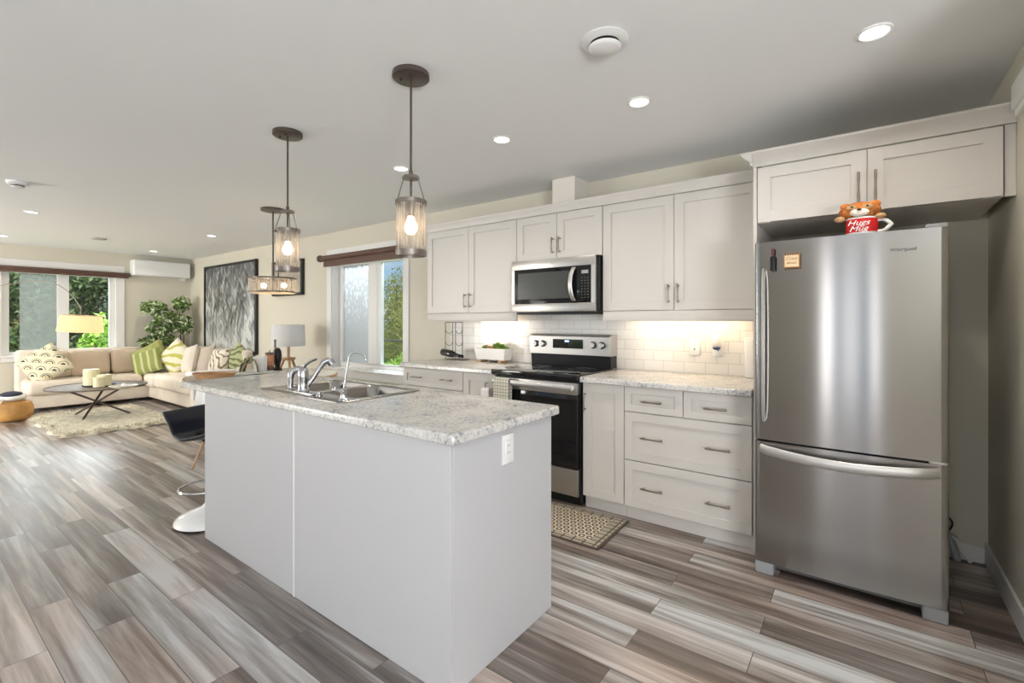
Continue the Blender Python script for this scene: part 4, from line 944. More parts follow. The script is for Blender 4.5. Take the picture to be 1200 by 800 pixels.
MB().lathe([(.044, -.0385), (.042, -.043), (.03, -.048), (0, -.049)], c_, 32).build('cover', 'whiteplastic', t)
t = thing('ceiling_sensor', 'flat grey round disc on the ceiling before the living room window', 'sensor', (-8.53, 1.85, CZ))
MB().lathe([(0, 0), (.085, 0), (.085, -.012), (.07, -.02), (0, -.022)], (-8.53, 1.85, CZ), 40).build('disc', pm('grey_disc', (.45, .44, .42), .5), t)

# pendants
def pendant(x_, y_, lb, copy=None):
    if copy: t = copy_tree(copy); t.location = (x_, y_, CZ); t['label'] = lb; return t
    t = thing('pendant_lamp', lb, 'pendant lamp', (x_, y_, CZ), 'pendants over the island', local=True)
    MB().lathe([(0, 0), (.084, 0), (.085, -.004), (.085, -.022), (.080, -.026), (0, -.026)], n=48).build('canopy', 'bronze', t)
    sc = MB()
    for s in (-1, 1): sc.cyl((s * .035, -.03, -.026), (s * .035, -.03, -.034), .006, n=12)
    sc.build('canopy_screws', 'dark_slot', t)
    MB().cyl((0, 0, -.026), (0, 0, -.60), .0055, n=14).sph((0, 0, -.46), .010, (1, 1, 1.3), 12).build('rod', 'bronze', t)
    MB().lathe([(0, -.478), (.038, -.478), (.040, -.482), (.040, -.490), (0, -.492)], n=32).build('upper_disc', 'bronze2', t)
    g = MB()
    for k in range(3):
        a = R(20 + 120 * k); g.cyl((.036 * math.cos(a), .036 * math.sin(a), -.486), (.070 * math.cos(a), .070 * math.sin(a), -.600), .0028, n=8); g.sph((.074 * math.cos(a), .074 * math.sin(a), -.604), .008, n=8)
    g.build('support_wires', 'bronze2', t)
    MB().lathe([(.064, -.590), (.072, -.590), (.072, -.610), (.064, -.610), (.064, -.590)], n=40).build('top_ring', 'bronze2', t)
    MB().lathe([(.064, -.822), (.0715, -.822), (.0715, -.848), (.064, -.848), (.064, -.822)], n=40).build('bottom_ring', 'bronze2', t)
    MB().lathe([(.0668, -.606), (.0668, -.826)], n=48).build('gauze_shade', 'gauze', t)
    MB().lathe([(0, -.585), (.018, -.588), (.020, -.60), (.020, -.655), (.016, -.664), (0, -.664)], n=24).build('bulb_socket', 'bronze2', t)
    MB().lathe([(0, -.664), (.013, -.664), (.016, -.68), (.027, -.700), (.030, -.715), (.027, -.732), (.016, -.746), (0, -.750)], n=24).build('bulb', 'bulb', t)
    l = bpy.data.lights.new('pendant_glow', 'POINT'); l.energy = 2.0; l.color = (1, .74, .48); l.shadow_soft_size = .03
    q = bpy.data.objects.new('pendant_glow', l); COL.objects.link(q); q.parent = t; q.location = (0, 0, -.715)
    return t
p1 = pendant(-1.692, 1.486, 'pendant lamp nearest the camera, with gauze cylinder shade')
pendant(-2.822, 1.500, 'second pendant lamp, farther along the island', p1)
# dining chandelier
dx_, dy_ = -4.88, 2.44
t = thing('chandelier', 'wide drum chandelier with two glowing bulbs over the dining table', 'chandelier', (dx_, dy_, CZ))
MB().lathe([(0, 0), (.115, 0), (.115, -.022), (0, -.026)], (dx_, dy_, CZ), 40).build('canopy', 'bronze', t)
MB().cyl((dx_, dy_, CZ - .02), (dx_, dy_, 1.70), .008, n=14).cyl((dx_ + .05, dy_ + .03, 1.82), (dx_ + .05, dy_ + .03, 1.70), .006, n=10).build('rod', 'bronze', t)
for z0, z1, nm in ((1.728, 1.742, 'top_ring'), (1.590, 1.602, 'bottom_ring')):
    MB().lathe([(.218, z0), (.226, z0), (.226, z1), (.218, z1), (.218, z0)], (dx_, dy_, 0), 56).build(nm, 'bronze', t)
MB().lathe([(.221, 1.600), (.221, 1.730)], (dx_, dy_, 0), 56).build('gauze_shade', 'gauze', t)
MB().lathe([(0, 1.586), (.20, 1.582), (.219, 1.588), (.219, 1.592), (0, 1.590)], (dx_, dy_, 0), 48).build('glass_diffuser', veil('frosted_diffuser', (.95, .85, .70), .8, .8), t)
m_ = MB()
for k in range(3):
    a = R(40 + 120 * k); m_.tube([(dx_, dy_, 1.71), (dx_ + .11 * math.cos(a), dy_ + .11 * math.sin(a), 1.725), (dx_ + .22 * math.cos(a), dy_ + .22 * math.sin(a), 1.735)], .005, 8)
m_.build('spider_arms', 'bronze', t)
for a in (200, 30):
    a = R(a); MB().sph((dx_ + .12 * math.cos(a), dy_ + .12 * math.sin(a), 1.665), .028, n=16).build('bulb', 'bulb', t)
    l = bpy.data.lights.new('chandelier_glow', 'POINT'); l.energy = 1.6; l.color = (1, .74, .48); l.shadow_soft_size = .04
    q = bpy.data.objects.new('chandelier_glow', l); COL.objects.link(q); q.parent = t; q.location = (.12 * math.cos(a), .12 * math.sin(a), 1.665 - CZ)

# ------------------------------------------------------------ stool, dining set
sx_, sy_ = -3.43, 1.31
t = thing('bar_stool', 'black shell bar stool on a white dome base at the island end', 'bar stool', (sx_, sy_, 0), local=True)
MB().lathe([(0, 0), (.19, 0), (.205, .004), (.205, .012)], n=48).build('base_gasket', 'black', t)
MB().lathe([(.205, .012), (.20, .03), (.17, .052), (.11, .075), (.05, .10), (.035, .12), (.033, .17), (0, .17)], n=48).build('base', 'whitegloss', t)
MB().cyl((0, 0, .16), (0, 0, .60), .022, n=20).build('gas_lift', 'chrome', t)
MB().tube([(.04 + .145 * math.cos(2 * math.pi * k / 28) - .08, .145 * math.sin(2 * math.pi * k / 28) - .02, .215) for k in range(28)], .009, 8, closed=True).build('footrest_ring', 'chrome', t)
def stoolseat(u, v):
    # u across, v from front edge to back lip
    s = 2 * u - 1; prof = [(-.20, .60), (-.17, .59), (-.08, .565), (.02, .55), (.09, .575), (.14, .65), (.21, .725)]
    f = v * (len(prof) - 1); i = min(int(f), len(prof) - 2); g = f - i; g = g
    y_ = prof[i][0] * (1 - g) + prof[i + 1][0] * g; z_ = prof[i][1] * (1 - g) + prof[i + 1][1] * g
    wdt = .20 - .03 * abs(v - .5) * 2
    return Vector((y_ + .0, s * wdt, z_ + .03 * abs(s) ** 3 * (1 - v)))
g = MB().grid(stoolseat, 14, 18); g.xf(Matrix.Rotation(R(180 + 20), 4, 'Z')); g.build('seat_shell', 'black_seat', t, solid=.022, sub=1)
MB().cyl((0, 0, .52), (0, 0, .585), .05, .08, n=20).build('seat_mount', 'black', t)

TX, TY = -4.96, 2.40
t = thing('dining_table', 'round dining table with cream top and brown edge beyond the island', 'dining table', (TX, TY, 0))
MB().lathe([(0, .749), (.67, .749), (.685, .7495), (.685, .744), (0, .744)], (TX, TY, 0), 72).build('table_top', 'table_cream', t)
MB().lathe([(0, .7435), (.685, .7435), (.702, .748), (.708, .738), (.698, .722), (.67, .712), (0, .712)], (TX, TY, 0), 72).build('edge_band', 'wood', t)
MB().lathe([(0, .712), (.06, .712), (.05, .66), (.045, .2), (.07, .08), (.26, .03), (.28, 0), (0, 0)], (TX, TY, 0), 40).build('pedestal', 'whitegloss', t)
# shell dining chairs
def dchair(x_, y_, rz, lb, copy=None):
    if copy: t = copy_tree(copy); t.location = (x_, y_, 0); t.rotation_euler = (0, 0, rz); t['label'] = lb; return t
    t = thing('dining_chair', lb, 'dining chair', (x_, y_, 0), 'white shell chairs round the dining table', local=True, rotz=rz)
    def shell(u, v):
        s = 2 * u - 1; P_ = [(-.22, .44), (-.20, .455), (-.05, .425), (.12, .42), (.18, .45), (.21, .55), (.225, .66), (.235, .725)]
        f = v * (len(P_) - 1); i = min(int(f), len(P_) - 2); g = f - i
        y_ = P_[i][0] * (1 - g) + P_[i + 1][0] * g; z_ = P_[i][1] * (1 - g) + P_[i + 1][1] * g
        wd = .23 if v < .55 else .23 - .10 * ((v - .55) / .45) ** 2
        lift = .10 * abs(s) ** 2.5 * math.exp(-((v - .5) / .22) ** 2) + .02 * abs(s) ** 2
        return Vector((s * wd, y_ - .05 * abs(s) ** 2 * (v > .55), z_ + lift))
    MB().grid(shell, 14, 20).build('seat_shell', 'whitegloss', t, solid=.010, sub=1)
    for sx in (-1, 1):
        for sy in (-1, 1):
            MB().cyl((sx * .10, sy * .09, .41), (sx * .21, sy * .20, 0), .016, .010, n=12).build('leg', 'wood_beech', t)
    g = MB()
    for sx in (-1, 1): g.cyl((sx * .115, .10, .38), (-sx * .16, -.15, .22), .004, n=8); g.cyl((sx * .10, -.09, .40), (sx * .10, .09, .40), .006, n=8)
    g.cyl((-.10, .09, .40), (.10, .09, .40), .006, n=8).cyl((-.10, -.09, .40), (.10, -.09, .40), .006, n=8)
    g.build('wire_brace', 'black', t); return t
c1 = dchair(-4.64, 1.93, R(180 + 30), 'white shell dining chair showing beside the island worktop')
dchair(-5.65, 2.75, R(65), 'white shell dining chair on the far side of the dining table', c1)
# things on the dining table
z_ = .7502
o = MB().grid(lambda u, v: Vector((TX - .34 + .30 * u, TY - .33 + .5 * v, z_ + .004 + .012 * abs(math.sin(u * 9) * math.sin(v * 7 + 1)))), 20, 24).build('lace_cloth', 'lace', org=(TX - .2, TY - .1, z_), solid=.003); tag(o, 'crumpled grey-white lace cloth on the dining table', 'cloth')
def P3(px, py, d):   # a point at depth d along the picture ray, used only to find table positions
    th = R(36.66); r_ = (px - 600) / 555 * d
    return Vector((r_ * math.cos(th) - d * math.sin(th), r_ * math.sin(th) + d * math.cos(th), 1.3 + (376 - py) / 555 * d))
def onT(px, d): p = P3(px, 430, d); return p.x, p.y
x_, y_ = onT(251, 4.62)
t = thing('serving_tray', 'oval brown wooden tray at the left of the dining table', 'tray', (x_, y_, z_), local=True, rotz=R(37))
MB().lathe([(0, 0), (.17, 0), (.205, .045), (.198, .045), (.165, .008), (0, .008)], n=48, sy=.62).build('tray', 'wood', t)
x_, y_ = onT(293, 5.0)
g = MB(); g.grid(lambda u, v: Vector((.095 * math.cos(math.pi * u) * (1 - .15 * v), -.03 + .09 * v, .17 * math.sin(math.pi * u) * (1 - .1 * v) * (.92 + .08 * math.cos(u * 40)))), 40, 6); g.xf(Matrix.Rotation(R(37), 4, 'Z'))
o = g.build('napkin_fan', 'fan', solid=.006); o.location = (x_, y_, z_ + .002); tag(o, 'olive and black striped fan of folded napkin on the dining table', 'napkin')
x_, y_ = onT(305.5, 5.05)
t = thing('card_holder', 'white folded card holder beside the striped napkin fan', 'holder', (x_, y_, z_), local=True, rotz=R(37))
MB().prism([(-.055, 0), (.05, 0), (.055, .172), (-.07, .172)], 'y', -.035, .035).build('card', 'napkin', t, bevel=.004)
x_, y_ = onT(316, 5.2)
t = thing('storage_jar', 'copper coloured jar with a wooden lid on the dining table', 'jar', (x_, y_, z_), local=True)
MB().lathe([(0, 0), (.040, 0), (.043, .008), (.043, .058), (.041, .062)], n=28).build('base', 'brownglass', t)
MB().lathe([(.041, .062), (.044, .068), (.044, .175), (.040, .180)], n=28).build('body', 'copper', t)
MB().lathe([(.044, .181), (.046, .184), (.046, .20), (.03, .207), (.006, .208), (.006, .23), (0, .232)], n=28).build('lid', 'wood_dark', t)
x_, y_ = onT(325, 5.3)
t = thing('black_vase', 'tall black sculpted vase beside the table lamp', 'vase', (x_, y_, z_), local=True)
MB().lathe([(0, 0), (.060, 0), (.060, .012), (.035, .035), (.036, .06), (.050, .11), (.056, .16), (.050, .21), (.035, .24), (.018, .25), (0, .25)], n=28, sy=.8).build('body', 'vase_dark', t)
MB().lathe([(.012, .25), (.010, .29), (.013, .34), (0, .342)], c=(-.05, 0, 0), n=14).tube([(-.03, 0, .24), (-.05, 0, .26)], .01, 8).build('neck', 'wood_dark', t)
x_, y_ = onT(343, 5.15)
o = MB().lathe([(0, 0), (.05, 0), (.07, .008), (.068, .010), (.05, .004), (0, .004)], (x_, y_, z_), 28).build('small_plate', 'whitegloss', org=(x_, y_, z_)); tag(o, 'small white saucer on the right of the dining table', 'plate')
x_, y_ = onT(287, 5.0)
o = MB().sph((0, 0, 0), .04, (1.3, 1, .8), 14).build('pink_stone', 'pillow_white', org=(0, 0, 0)); o.location = (onT(282, 5.05)[0], onT(282, 5.05)[1], z_ + .033); tag(o, 'pale pink round stone at the left of the napkin fan', 'ornament')

# side table and table lamp near the window
lp = P3(338, 376, 6.05); lx, ly = lp.x, lp.y
t = thing('side_table', 'light wooden side table standing between the sofa and the window', 'side table', (lx, ly, 0), local=True)
MB().rbox(-.28, .28, -.19, .19, .60, .635, .008).build('table_top', 'wood_beech', t)
for a in (-1, 1):
    for b in (-1, 1): MB().cyl((a * .22, b * .14, .60), (a * .25, b * .165, 0), .018, .012, n=12).build('leg', 'wood_beech', t)
t = thing('table_lamp', 'table lamp with white drum shade on a wooden tripod', 'table lamp', (lx, ly, .636), local=True)
MB().lathe([(.182, .345), (.198, .345), (.190, .615), (.182, .615)], n=48).build('lamp_shade', 'lampshade_white', t, solid=.002)
MB().cyl((0, 0, .16), (0, 0, .40), .018, n=16).build('stem', 'wood_beech', t)
MB().lathe([(0, .165), (.07, .165), (.085, .175), (.085, .195), (.06, .20), (0, .20)], n=24).build('collar', 'wood', t)
for k in range(3):
    a = R(100 + 120 * k); MB().cyl((.055 * math.cos(a), .055 * math.sin(a), .17), (.13 * math.cos(a), .13 * math.sin(a), 0), .016, .013, n=12).build('leg', 'wood', t)

# ------------------------------------------------------------ pictures
def picture(label, x0, x1, z0, z1, art, b=.03, name='framed_picture'):
    t = thing(name, label, 'picture', ((x0 + x1) / 2, WY - .02, z0))
    f = MB(); y0, y1 = WY - .045, WY - .001
    f.box(x0, x0 + b, y0, y1, z0, z1).box(x1 - b, x1, y0, y1, z0, z1).box(x0 + b, x1 - b, y0, y1, z0, z0 + b).box(x0 + b, x1 - b, y0, y1, z1 - b, z1); f.build('frame', 'frame', t, bevel=.003)
    MB().box(x0 + b - .002, x1 - b + .002, WY - .025, WY - .004, z0 + b - .002, z1 - b + .002).build('print', art, t, smooth=False)
picture('large black framed grey and white leaf print above the sofa', -9.487, -7.549, .78, 2.262, 'art', .035)
picture('small dark framed beige print right of the large leaf print', -7.05, -6.225, 1.665, 2.165, 'print', .035)
# mini split
t = thing('air_conditioner', 'white wall-mounted air conditioner at the top of the far corner', 'air conditioner', (XF + .1, 3.05, 2.08))
MB().rbox(XF + .001, XF + .215, 2.62, 3.475, 2.085, 2.355, .025, 4).build('casing', 'whiteplastic', t)
MB().prism([(XF + .06, 2.083), (XF + .20, 2.094), (XF + .205, 2.100), (XF + .06, 2.090)], 'y', 2.66, 3.43).build('louver', 'whiteplastic', t)
MB().box(XF + .03, XF + .10, 3.36, 3.43, 2.03, 2.084).build('pipe_cover', 'whiteplastic', t)

# ------------------------------------------------------------ living room
# sectional sofa
t = thing('sectional_sofa', 'long beige corner sofa along the window and the picture wall', 'sofa', (-9.3, 2.6, 0))
AX0, AX1 = -10.12, -9.42
MB().rbox(AX0, AX1 - .03, 1.24, 3.14, .05, .24, .02).rbox(-9.44, -7.62, 2.68, 3.50, .05, .24, .02).build('base', 'sofa', t)
MB().rbox(AX0, AX0 + .17, 1.22, 3.14, .24, .865, .05, 4).build('back_rest', 'sofa', t)
MB().rbox(-9.60, -7.62, 3.36, 3.52, .24, .85, .05, 4).build('back_rest', 'sofa', t)
def seatc(x0, x1, y0, y1, z0=.235, z1=.445): MB().rbox(x0, x1, y0, y1, z0, z1, .07, 6).build('seat_cushion', 'sofa', t)
seatc(AX0 + .16, AX1 + .03, 1.26, 2.60); seatc(AX0 + .16, -9.05, 2.605, 3.37); seatc(-9.045, -7.66, 2.62, 3.37, .235, .465)
MB().rbox(-7.66, -7.48, 2.64, 3.50, .05, .56, .06, 4).build('arm_rest', 'sofa', t)
def pillow(name, label, m, loc, w, h, th, rot, parent=None, grp=None, cat='cushion', puff=4):
    g = MB()
    def side(sg):
        def fn(u, v):
            a, b = 2 * u - 1, 2 * v - 1
            e = max(0, 1 - abs(a) ** puff) ** .55 * max(0, 1 - abs(b) ** puff) ** .55
            pin = 1 - .06 * (1 - abs(b) ** 2) * (abs(a) > .0) * abs(a) ** 3
            pin2 = 1 - .06 * (1 - abs(a) ** 2) * abs(b) ** 3
            return Vector((a * w / 2 * pin, b * h / 2 * pin2, sg * th / 2 * e))
        g.grid(fn, 20, 20)
    side(1); side(-1)
    o = g.build(name, m, parent); o.location = loc; o.rotation_euler = rot
    if label: tag(o, label, cat, grp)
    return o
def wpos(px, py, plane, val):
    th = R(36.66); u = (px - 600) / 555; d = Vector((u * math.cos(th) - math.sin(th), u * math.sin(th) + math.cos(th), (376 - py) / 555))
    k = val / d[plane]; return d * k + Vector((0, 0, 1.3))
# loose back cushions of tan fabric
CS = 'tan back cushions along the window'
for k, (yc, wd, lb) in enumerate(((1.55, .52, 'tan back cushion behind the rainbow cushion'), (2.02, .50, 'tan back cushion in the middle of the window side'), (2.53, .50, 'tan back cushion nearest the green cushions'))):
    g = MB().rbox(-wd / 2, wd / 2, -.20, .20, -.085, .085, .075, 6); o = g.build('back_cushion', 'sofaback'); o.location = (-9.84, yc, .64); o.rotation_euler = (R(78), 0, R(90)); tag(o, lb, 'cushion', CS)
# throw pillows
p = wpos(49, 427, 0, -9.62)
pillow('rainbow_cushion', 'cream cushion with rainbow arches propped diagonally on the sofa', 'arch', (-9.60, p.y + .03, p.z), .50, .50, .16, (R(70), R(-6), R(70)))
o = bpy.data.objects['rainbow_cushion']; o.rotation_euler = (Matrix.Rotation(R(62), 4, 'Z') @ Matrix.Rotation(R(72), 4, 'X') @ Matrix.Rotation(R(38), 4, 'Z')).to_euler()
def prop(px, py, plane, val, w, h, th, yaw, tilt, spin, name, label, m):
    p = wpos(px, py, plane, val); o = pillow(name, label, m, p, w, h, th, (0, 0, 0))
    o.rotation_euler = (Matrix.Rotation(R(yaw), 4, 'Z') @ Matrix.Rotation(R(tilt), 4, 'X') @ Matrix.Rotation(R(spin), 4, 'Z')).to_euler(); return o
prop(178, 420, 0, -9.62, .50, .50, .16, 55, 75, 32, 'green_cushion', 'green striped cushion leaning in the sofa corner', 'green_plain')
prop(172, 424, 0, -9.48, .42, .42, .13, 48, 66, 20, 'green_cushion', 'smaller olive cushion with pale stripes in front of the green one', 'green_stripe')
prop(207, 419, 0, -9.28, .50, .50, .17, 38, 78, 50, 'yellow_cushion', 'white and yellow swirl cushion standing on its corner', 'yellow_swirl')
prop(223, 421, 0, -8.80, .46, .46, .18, -8, 78, 8, 'white_cushion', 'off-white cushion, first right of the yellow swirl cushion', 'pillow_white')
prop(242, 422, 0, -8.42, .44, .46, .17, -5, 76, 10, 'tan_cushion', 'pinkish tan cushion between the white and the leaf-print cushions', 'pillow_tan')
prop(257, 424, 0, -8.05, .44, .44, .17, 5, 74, 0, 'leaf_cushion', 'cream cushion with a brown leaf print', 'leafprint')
prop(279, 421, 0, -7.80, .40, .40, .15, 30, 84, 45, 'green_leaf_cushion', 'green leaf cushion standing on its corner under the picture', 'greenleaf')
# throw over the arm
t = MB().rbox(-7.70, -7.44, 2.60, 3.2, .52, .585, .028, 4).rbox(-7.475, -7.44, 2.62, 3.18, .20, .57, .012, 3).build('throw_blanket', 'napkin', org=(-7.55, 2.9, .56)); tag(t, 'white throw folded over the sofa arm', 'blanket')
# rug
def rug():
    mb = MB(); rg = rnd(8); c = Vector((-8.02, 1.77)); hx, hy = .95, .57
    t_ = thing('shag_rug', 'cream shag rug under the round coffee table', 'rug', (c.x, c.y, 0))
    def fn(u, v):
        a, b = 2 * u - 1, 2 * v - 1; wv = .03 * math.sin(a * 9) * abs(b) ** 4
        return Vector((c.x + a * hx + .03 * math.sin(b * 8) * abs(a) ** 4, c.y + b * hy + wv, .004 + .040 * (1 - max(abs(a), abs(b)) ** 14) + .004 * math.sin(a * 40) * math.sin(b * 31)))
    mb.grid(fn, 40, 30)
    mb.build('backing', 'rug', t_)
    mb = MB()
    for _ in range(15000):
        a, b = rg.uniform(-1, 1), rg.uniform(-1, 1); p = Vector((c.x + a * hx * 1.0, c.y + b * hy * 1.0, .034 if max(abs(a), abs(b)) < .96 else rg.uniform(.008, .03))); an = rg.uniform(0, 6.28)
        d = Vector((math.cos(an), math.sin(an), 0)); L = rg.uniform(.02, .045); w_ = .007; sd = Vector((-d.y, d.x, 0)) * w_
        vv = [mb.bm.verts.new(q) for q in (p - sd, p + sd, p + d * L + Vector((0, 0, rg.uniform(.004, .026))))]; mb.bm.faces.new(vv)
    o = mb.build('pile', 'rug', t_, smooth=False); o['kind'] = 'stuff'
rug()
# coffee table
ccx, ccy = -8.16, 1.76
t = thing('coffee_table', 'round dark wood coffee table on crossed metal legs', 'coffee table', (ccx, ccy, 0))
MB().lathe([(0, .425), (.50, .425), (.52, .43), (.525, .44), (.52, .448), (.508, .448), (.502, .440), (0, .440)], (ccx, ccy, 0), 72).build('table_top', 'wood_dark', t)
th = R(36.66); rt = Vector((math.cos(th), math.sin(th), 0)); fw = Vector((-math.sin(th), math.cos(th), 0)); C0 = Vector((ccx, ccy, 0))
for a in (200, 320, 80):
    a = R(a); dv = rt * math.cos(a) * .40 + fw * (-math.sin(a)) * .26
    tw = rt * .02 * math.cos(a * 2) + fw * .02 * math.sin(a * 3)
    p0 = C0 + dv + tw + Vector((0, 0, .050)); p1 = C0 - dv + tw + Vector((0, 0, .425))
    MB().cyl(p0, p1, .013, n=10).build('leg', 'bronze', t)
# on the coffee table
t = thing('candle_tray', 'dark tray on the coffee table under the candles', 'tray', (ccx - .02, ccy + .02, .441), local=True)
MB().lathe([(0, 0), (.21, 0), (.22, .012), (.213, .014), (.205, .006), (0, .006)], n=40, sy=.8).build('dish', 'navy', t)
for px, d_, r_, h_, lb in ((107, 6.32, .085, .21, 'tallest cream pillar candle on the coffee table tray'), (122, 6.25, .075, .145, 'wide cream pillar candle at the right of the tray'), (116, 6.14, .06, .125, 'short cream pillar candle at the front of the tray')):
    q = P3(px, 430, d_)
    t = thing('pillar_candle', lb, 'candle', (q.x, q.y, .448), 'cream candles on the coffee table', local=True)
    MB().lathe([(0, 0), (r_, 0), (r_, h_ - .004), (r_ - .004, h_), (r_ * .5, h_ - .006), (0, h_ - .008)], n=32).build('wax', 'cream_wax', t)
    MB().cyl((0, 0, h_ - .01), (0, 0, h_ + .008), .0015, n=6).build('wick', 'black', t)
q = P3(145, 450, 6.0)
t = thing('bowl', 'shallow pale bowl at the right side of the coffee table', 'bowl', (q.x, q.y, .441), local=True)
MB().lathe([(0, 0), (.06, 0), (.13, .03), (.15, .045), (.145, .046), (.12, .030), (0, .012)], n=40).build('bowl', 'table_cream', t)
MB().sph((0, 0, .045), .03, (1.3, 1, .8), 12).build('ball', 'whitegloss', t)
# arc lamp
p = wpos(95, 377, 0, -8.55); ax, ay = p.x, p.y
t = thing('arc_floor_lamp', 'arc floor lamp with a wide glowing yellow shade over the coffee table', 'floor lamp', (-9.75, .35, 0))
MB().lathe([(0, 0), (.17, 0), (.17, .03), (.02, .045), (0, .045)], (-9.75, .35, 0), 40).build('base', 'bronze2', t)
pts = []
B = Vector((-9.75, .35, .04)); E_ = Vector((ax, ay, 1.50))
kp_ = [(0, .04), (0, .45), (0, .85), (.06, 1.2), (.2, 1.50), (.4, 1.72), (.6, 1.81), (.72, 1.835), (.82, 1.81), (.92, 1.69), (.98, 1.54), (1, 1.46)]
for k in range(len(kp_) - 1):
    q0, q1, q2, q3 = kp_[max(k - 1, 0)], kp_[k], kp_[k + 1], kp_[min(k + 2, len(kp_) - 1)]
    for m_ in range(4):
        u = m_ / 4; cr_ = [.5 * (2 * q1[c] + (q2[c] - q0[c]) * u + (2 * q0[c] - 5 * q1[c] + 4 * q2[c] - q3[c]) * u * u + (3 * q1[c] - q0[c] - 3 * q2[c] + q3[c]) * u ** 3) for c in (0, 1)]
        pts.append((B.x + (E_.x - B.x) * cr_[0], B.y + (E_.y - B.y) * cr_[0], cr_[1]))
pts.append((E_.x, E_.y, 1.46))
MB().tube(pts, .006, 8).build('arc_pole', 'bronze2', t)
tl = Matrix.Translation((ax, ay, 1.27)) @ Matrix.Rotation(R(-4), 4, rt.cross(Vector((0, 0, 1)))) 
MB().lathe([(.245, -.115), (.215, .105)], n=56, mtx=tl).build('lamp_shade', 'lampshade', t)
MB().lathe([(0, .0), (.03, 0), (.03, .05), (0, .05)], n=16, mtx=tl).cyl((ax, ay, 1.30), (ax, ay, 1.51), .005, n=8).build('socket', 'bronze2', t)
MB().tube([tl @ Vector((.215 * math.cos(a), .215 * math.sin(a), .104)) for a in (0, math.pi)], .003, 6).tube([tl @ Vector((.215 * math.cos(a), .215 * math.sin(a), .104)) for a in (math.pi / 2, -math.pi / 2)], .003, 6).build('shade_spider', 'bronze2', t)
MB().sph((ax, ay, 1.245), .035, n=16).build('bulb', 'bulb', t)
l = bpy.data.lights.new('arc_glow', 'POINT'); l.energy = 5; l.color = (1, .66, .34); l.shadow_soft_size = .06
q = bpy.data.objects.new('arc_glow', l); COL.objects.link(q); q.parent = t; q.location = (ax + 9.75, ay - .35, 1.245)
# pouf
q = P3(14, 488, 6.2)
t = thing('pouf', 'round tan leather pouf at the left edge of the room', 'pouf', (q.x, q.y, 0), local=True)
MB().lathe([(0, .0), (.14, 0), (.18, .03), (.205, .10), (.205, .17), (.18, .235), (.12, .262), (0, .268)], n=40).build('body', 'leather', t)
t = thing('folded_blanket', 'navy and white bundle with tassels resting on the pouf', 'blanket', (q.x, q.y, .27), local=True)
MB().sph((0, 0, .035), .16, (1.05, .9, .36), 24).build('white_fold', 'napkin', t)
MB().sph((.02, -.01, .065), .13, (1.05, .85, .36), 24).build('navy_fold', 'navy', t)
g = MB()
for k in range(6):
    a = R(255 + k * 14); g.tube([(.14 * math.cos(a), .14 * math.sin(a), .03), (.215 * math.cos(a), .215 * math.sin(a), -.01), (.262 * math.cos(a), .262 * math.sin(a), -.07), (.27 * math.cos(a), .27 * math.sin(a), -.11)], .011, 8)
g.build('tassels', 'pillow_white', t)
# ficus
t = thing('ficus_plant', 'potted variegated ficus in the corner under the air conditioner', 'plant', (-10.0, 3.34, 0))
MB().lathe([(0, 0), (.10, 0), (.13, .26), (.12, .26), (.10, .22), (0, .22)], (-10.0, 3.34, 0), 32).build('pot', 'white_ceramic', t)
g = MB(); rg = rnd(3)
for (ex, ey, ez) in ((-9.85, 3.25, 1.55), (-9.95, 2.85, 1.45), (-9.8, 3.0, 1.25), (-9.75, 3.3, 1.2), (-9.9, 2.8, 1.0)):
    g.tube([(-10.0, 3.34, .2), (-10.0 + (ex + 10.0) * .3, 3.34 + (ey - 3.34) * .25, .6), (-10.0 + (ex + 10) * .7, 3.34 + (ey - 3.34) * .7, .75 + (ez - .6) * .5), (ex, ey, ez)], [.014, .011, .008, .004], 8)
g.build('stems', 'bark', t)
bl = [(-9.85, 3.28, 1.60, .14, .14, .13), (-9.9, 2.88, 1.52, .16, .19, .12), (-9.85, 3.06, 1.36, .18, .18, .14), (-9.78, 3.28, 1.20, .14, .16, .13), (-9.85, 2.95, 1.18, .18, .18, .13), (-9.85, 2.98, .98, .16, .20, .13), (-9.9, 2.80, .93, .14, .12, .09), (-9.8, 3.30, 1.30, .12, .12, .1)]
leafcloud(MB(), bl, 1700, .105, rnd(11), .1).build('green_leaves', 'leaf', t, smooth=False)
leafcloud(MB(), [(a, b, c, d * 1.03, e * 1.03, f * 1.03) for a, b, c, d, e, f in bl], 1000, .11, rnd(12), .1).build('pale_leaves', 'leaf2', t, smooth=False)

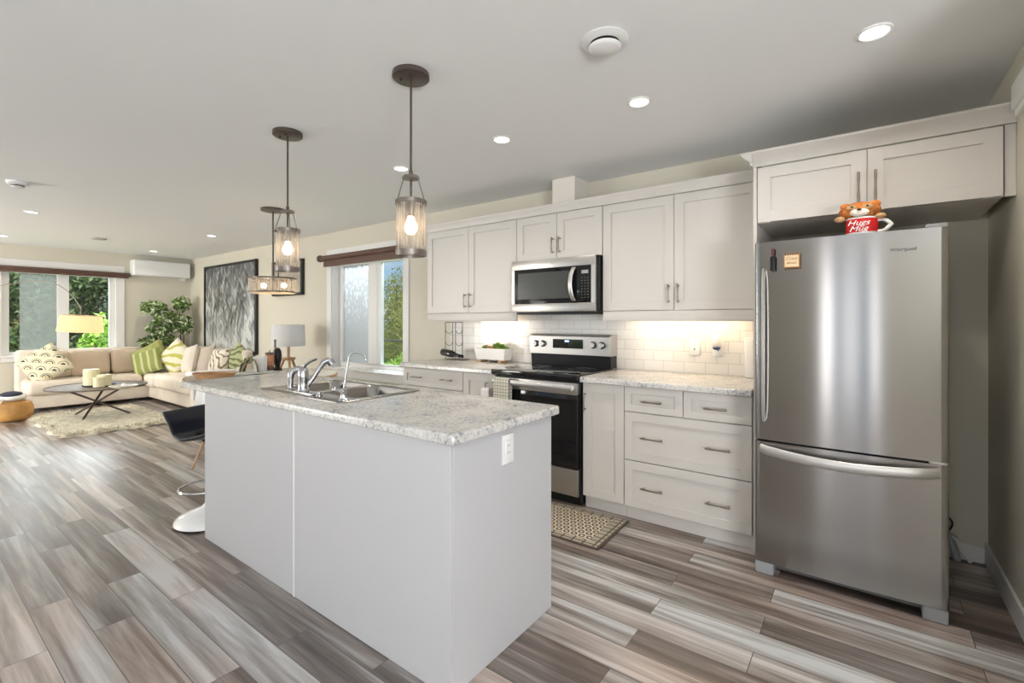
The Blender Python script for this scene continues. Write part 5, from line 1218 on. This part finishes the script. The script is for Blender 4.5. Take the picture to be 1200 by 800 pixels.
# ------------------------------------------------------------ outdoors
g = MB().box(-70, -10.36, -40, 60, -.65, -.6).box(-10.36, 10, 3.71, 60, -.65, -.6); o = g.build('trim_4', 'lawn', smooth=False); o['kind'] = 'structure'; o.name = 'ground'
def tree(x_, y_, h_, r_, m, lb, seed, n=2600, size=.28, group='trees beyond the windows', nm='tree', trunk=.3):
    rg = rnd(seed); t = thing(nm, lb, 'tree', (x_, y_, -.6), group)
    MB().cyl((x_, y_, -.6), (x_, y_, h_ * .7), .05 * h_ * .4, .02 * h_ * .4, n=10).build('trunk', 'bark', t)
    bl = []
    for k in range(11):
        f = k / 10; rr = r_ * (1 - .75 * f) * rg.uniform(.75, 1.05); an = rg.uniform(0, 6.28)
        bl.append((x_ + math.cos(an) * rr * .35, y_ + math.sin(an) * rr * .35, -.6 + h_ * (.12 + .80 * f), rr, rr, h_ * .13))
    leafcloud(MB(), bl, n, size, rg, .2).build('crown', m, t, smooth=False)
specs = [(-17.5, 1.0, 7, 1.7, 'pine2', 'pale conifer behind the insect-screened left pane of the living room window'), (-18, 2.6, 8, 1.8, 'pine2', 'light green tree in the middle of the screened left pane'), (-19, 4.0, 9, 1.9, 'pine', 'dark green tree behind the arc lamp shade'), (-17.5, 4.9, 8, 1.5, 'pine', 'dark conifer filling the right pane of the living room window'),
         (-22, 3.2, 10, 2.4, 'pine', 'tall dark tree in the back row, behind the window mullion'), (-22, 6.2, 10, 2.4, 'pine', 'tall dark tree in the back row, at the right of the living room window'), (-22, .6, 10, 2.4, 'pine', 'tall dark tree in the back row, at the left of the living room window')]
for k, (a, b, c, d, m_, lb) in enumerate(specs): tree(a, b, c, d, m_, lb, 20 + k, 11000, .18)
tree(-14.3, 3.05, 2.0, .85, 'shrub', 'bright green shrub below the yellow lamp shade outside', 40, 1500, .16, nm='shrub', group=None)
tree(-17.6, 14.6, 4.3, 1.7, 'poplar', 'yellow-green tree in the clear pane of the kitchen window', 50, 9000, .15)
tree(-19.5, 17.4, 5.6, 1.6, 'pine2', 'taller tree at the edge of the kitchen window pane', 51, 3500, .25)
tree(-11.0, 9.6, 1.35, 1.0, 'shrub', 'low bright green hedge shrub behind the garden rail', 52, 3000, .10, nm='shrub', group=None)
t = thing('garden_rail', 'dark horizontal garden rail seen through the kitchen window', 'fence', (-10, 8.6, -.6))
MB().cyl((-14, 8.2, .78), (-7, 8.2, .78), .03, n=8).build('rail', 'black', t)
for k in range(4): MB().cyl((-13.5 + k * 2.0, 8.2, -.6), (-13.5 + k * 2.0, 8.2, .80), .03, n=8).build('post', 'black', t)

for o in bpy.data.objects:
    if '_o' in o: del o['_o']
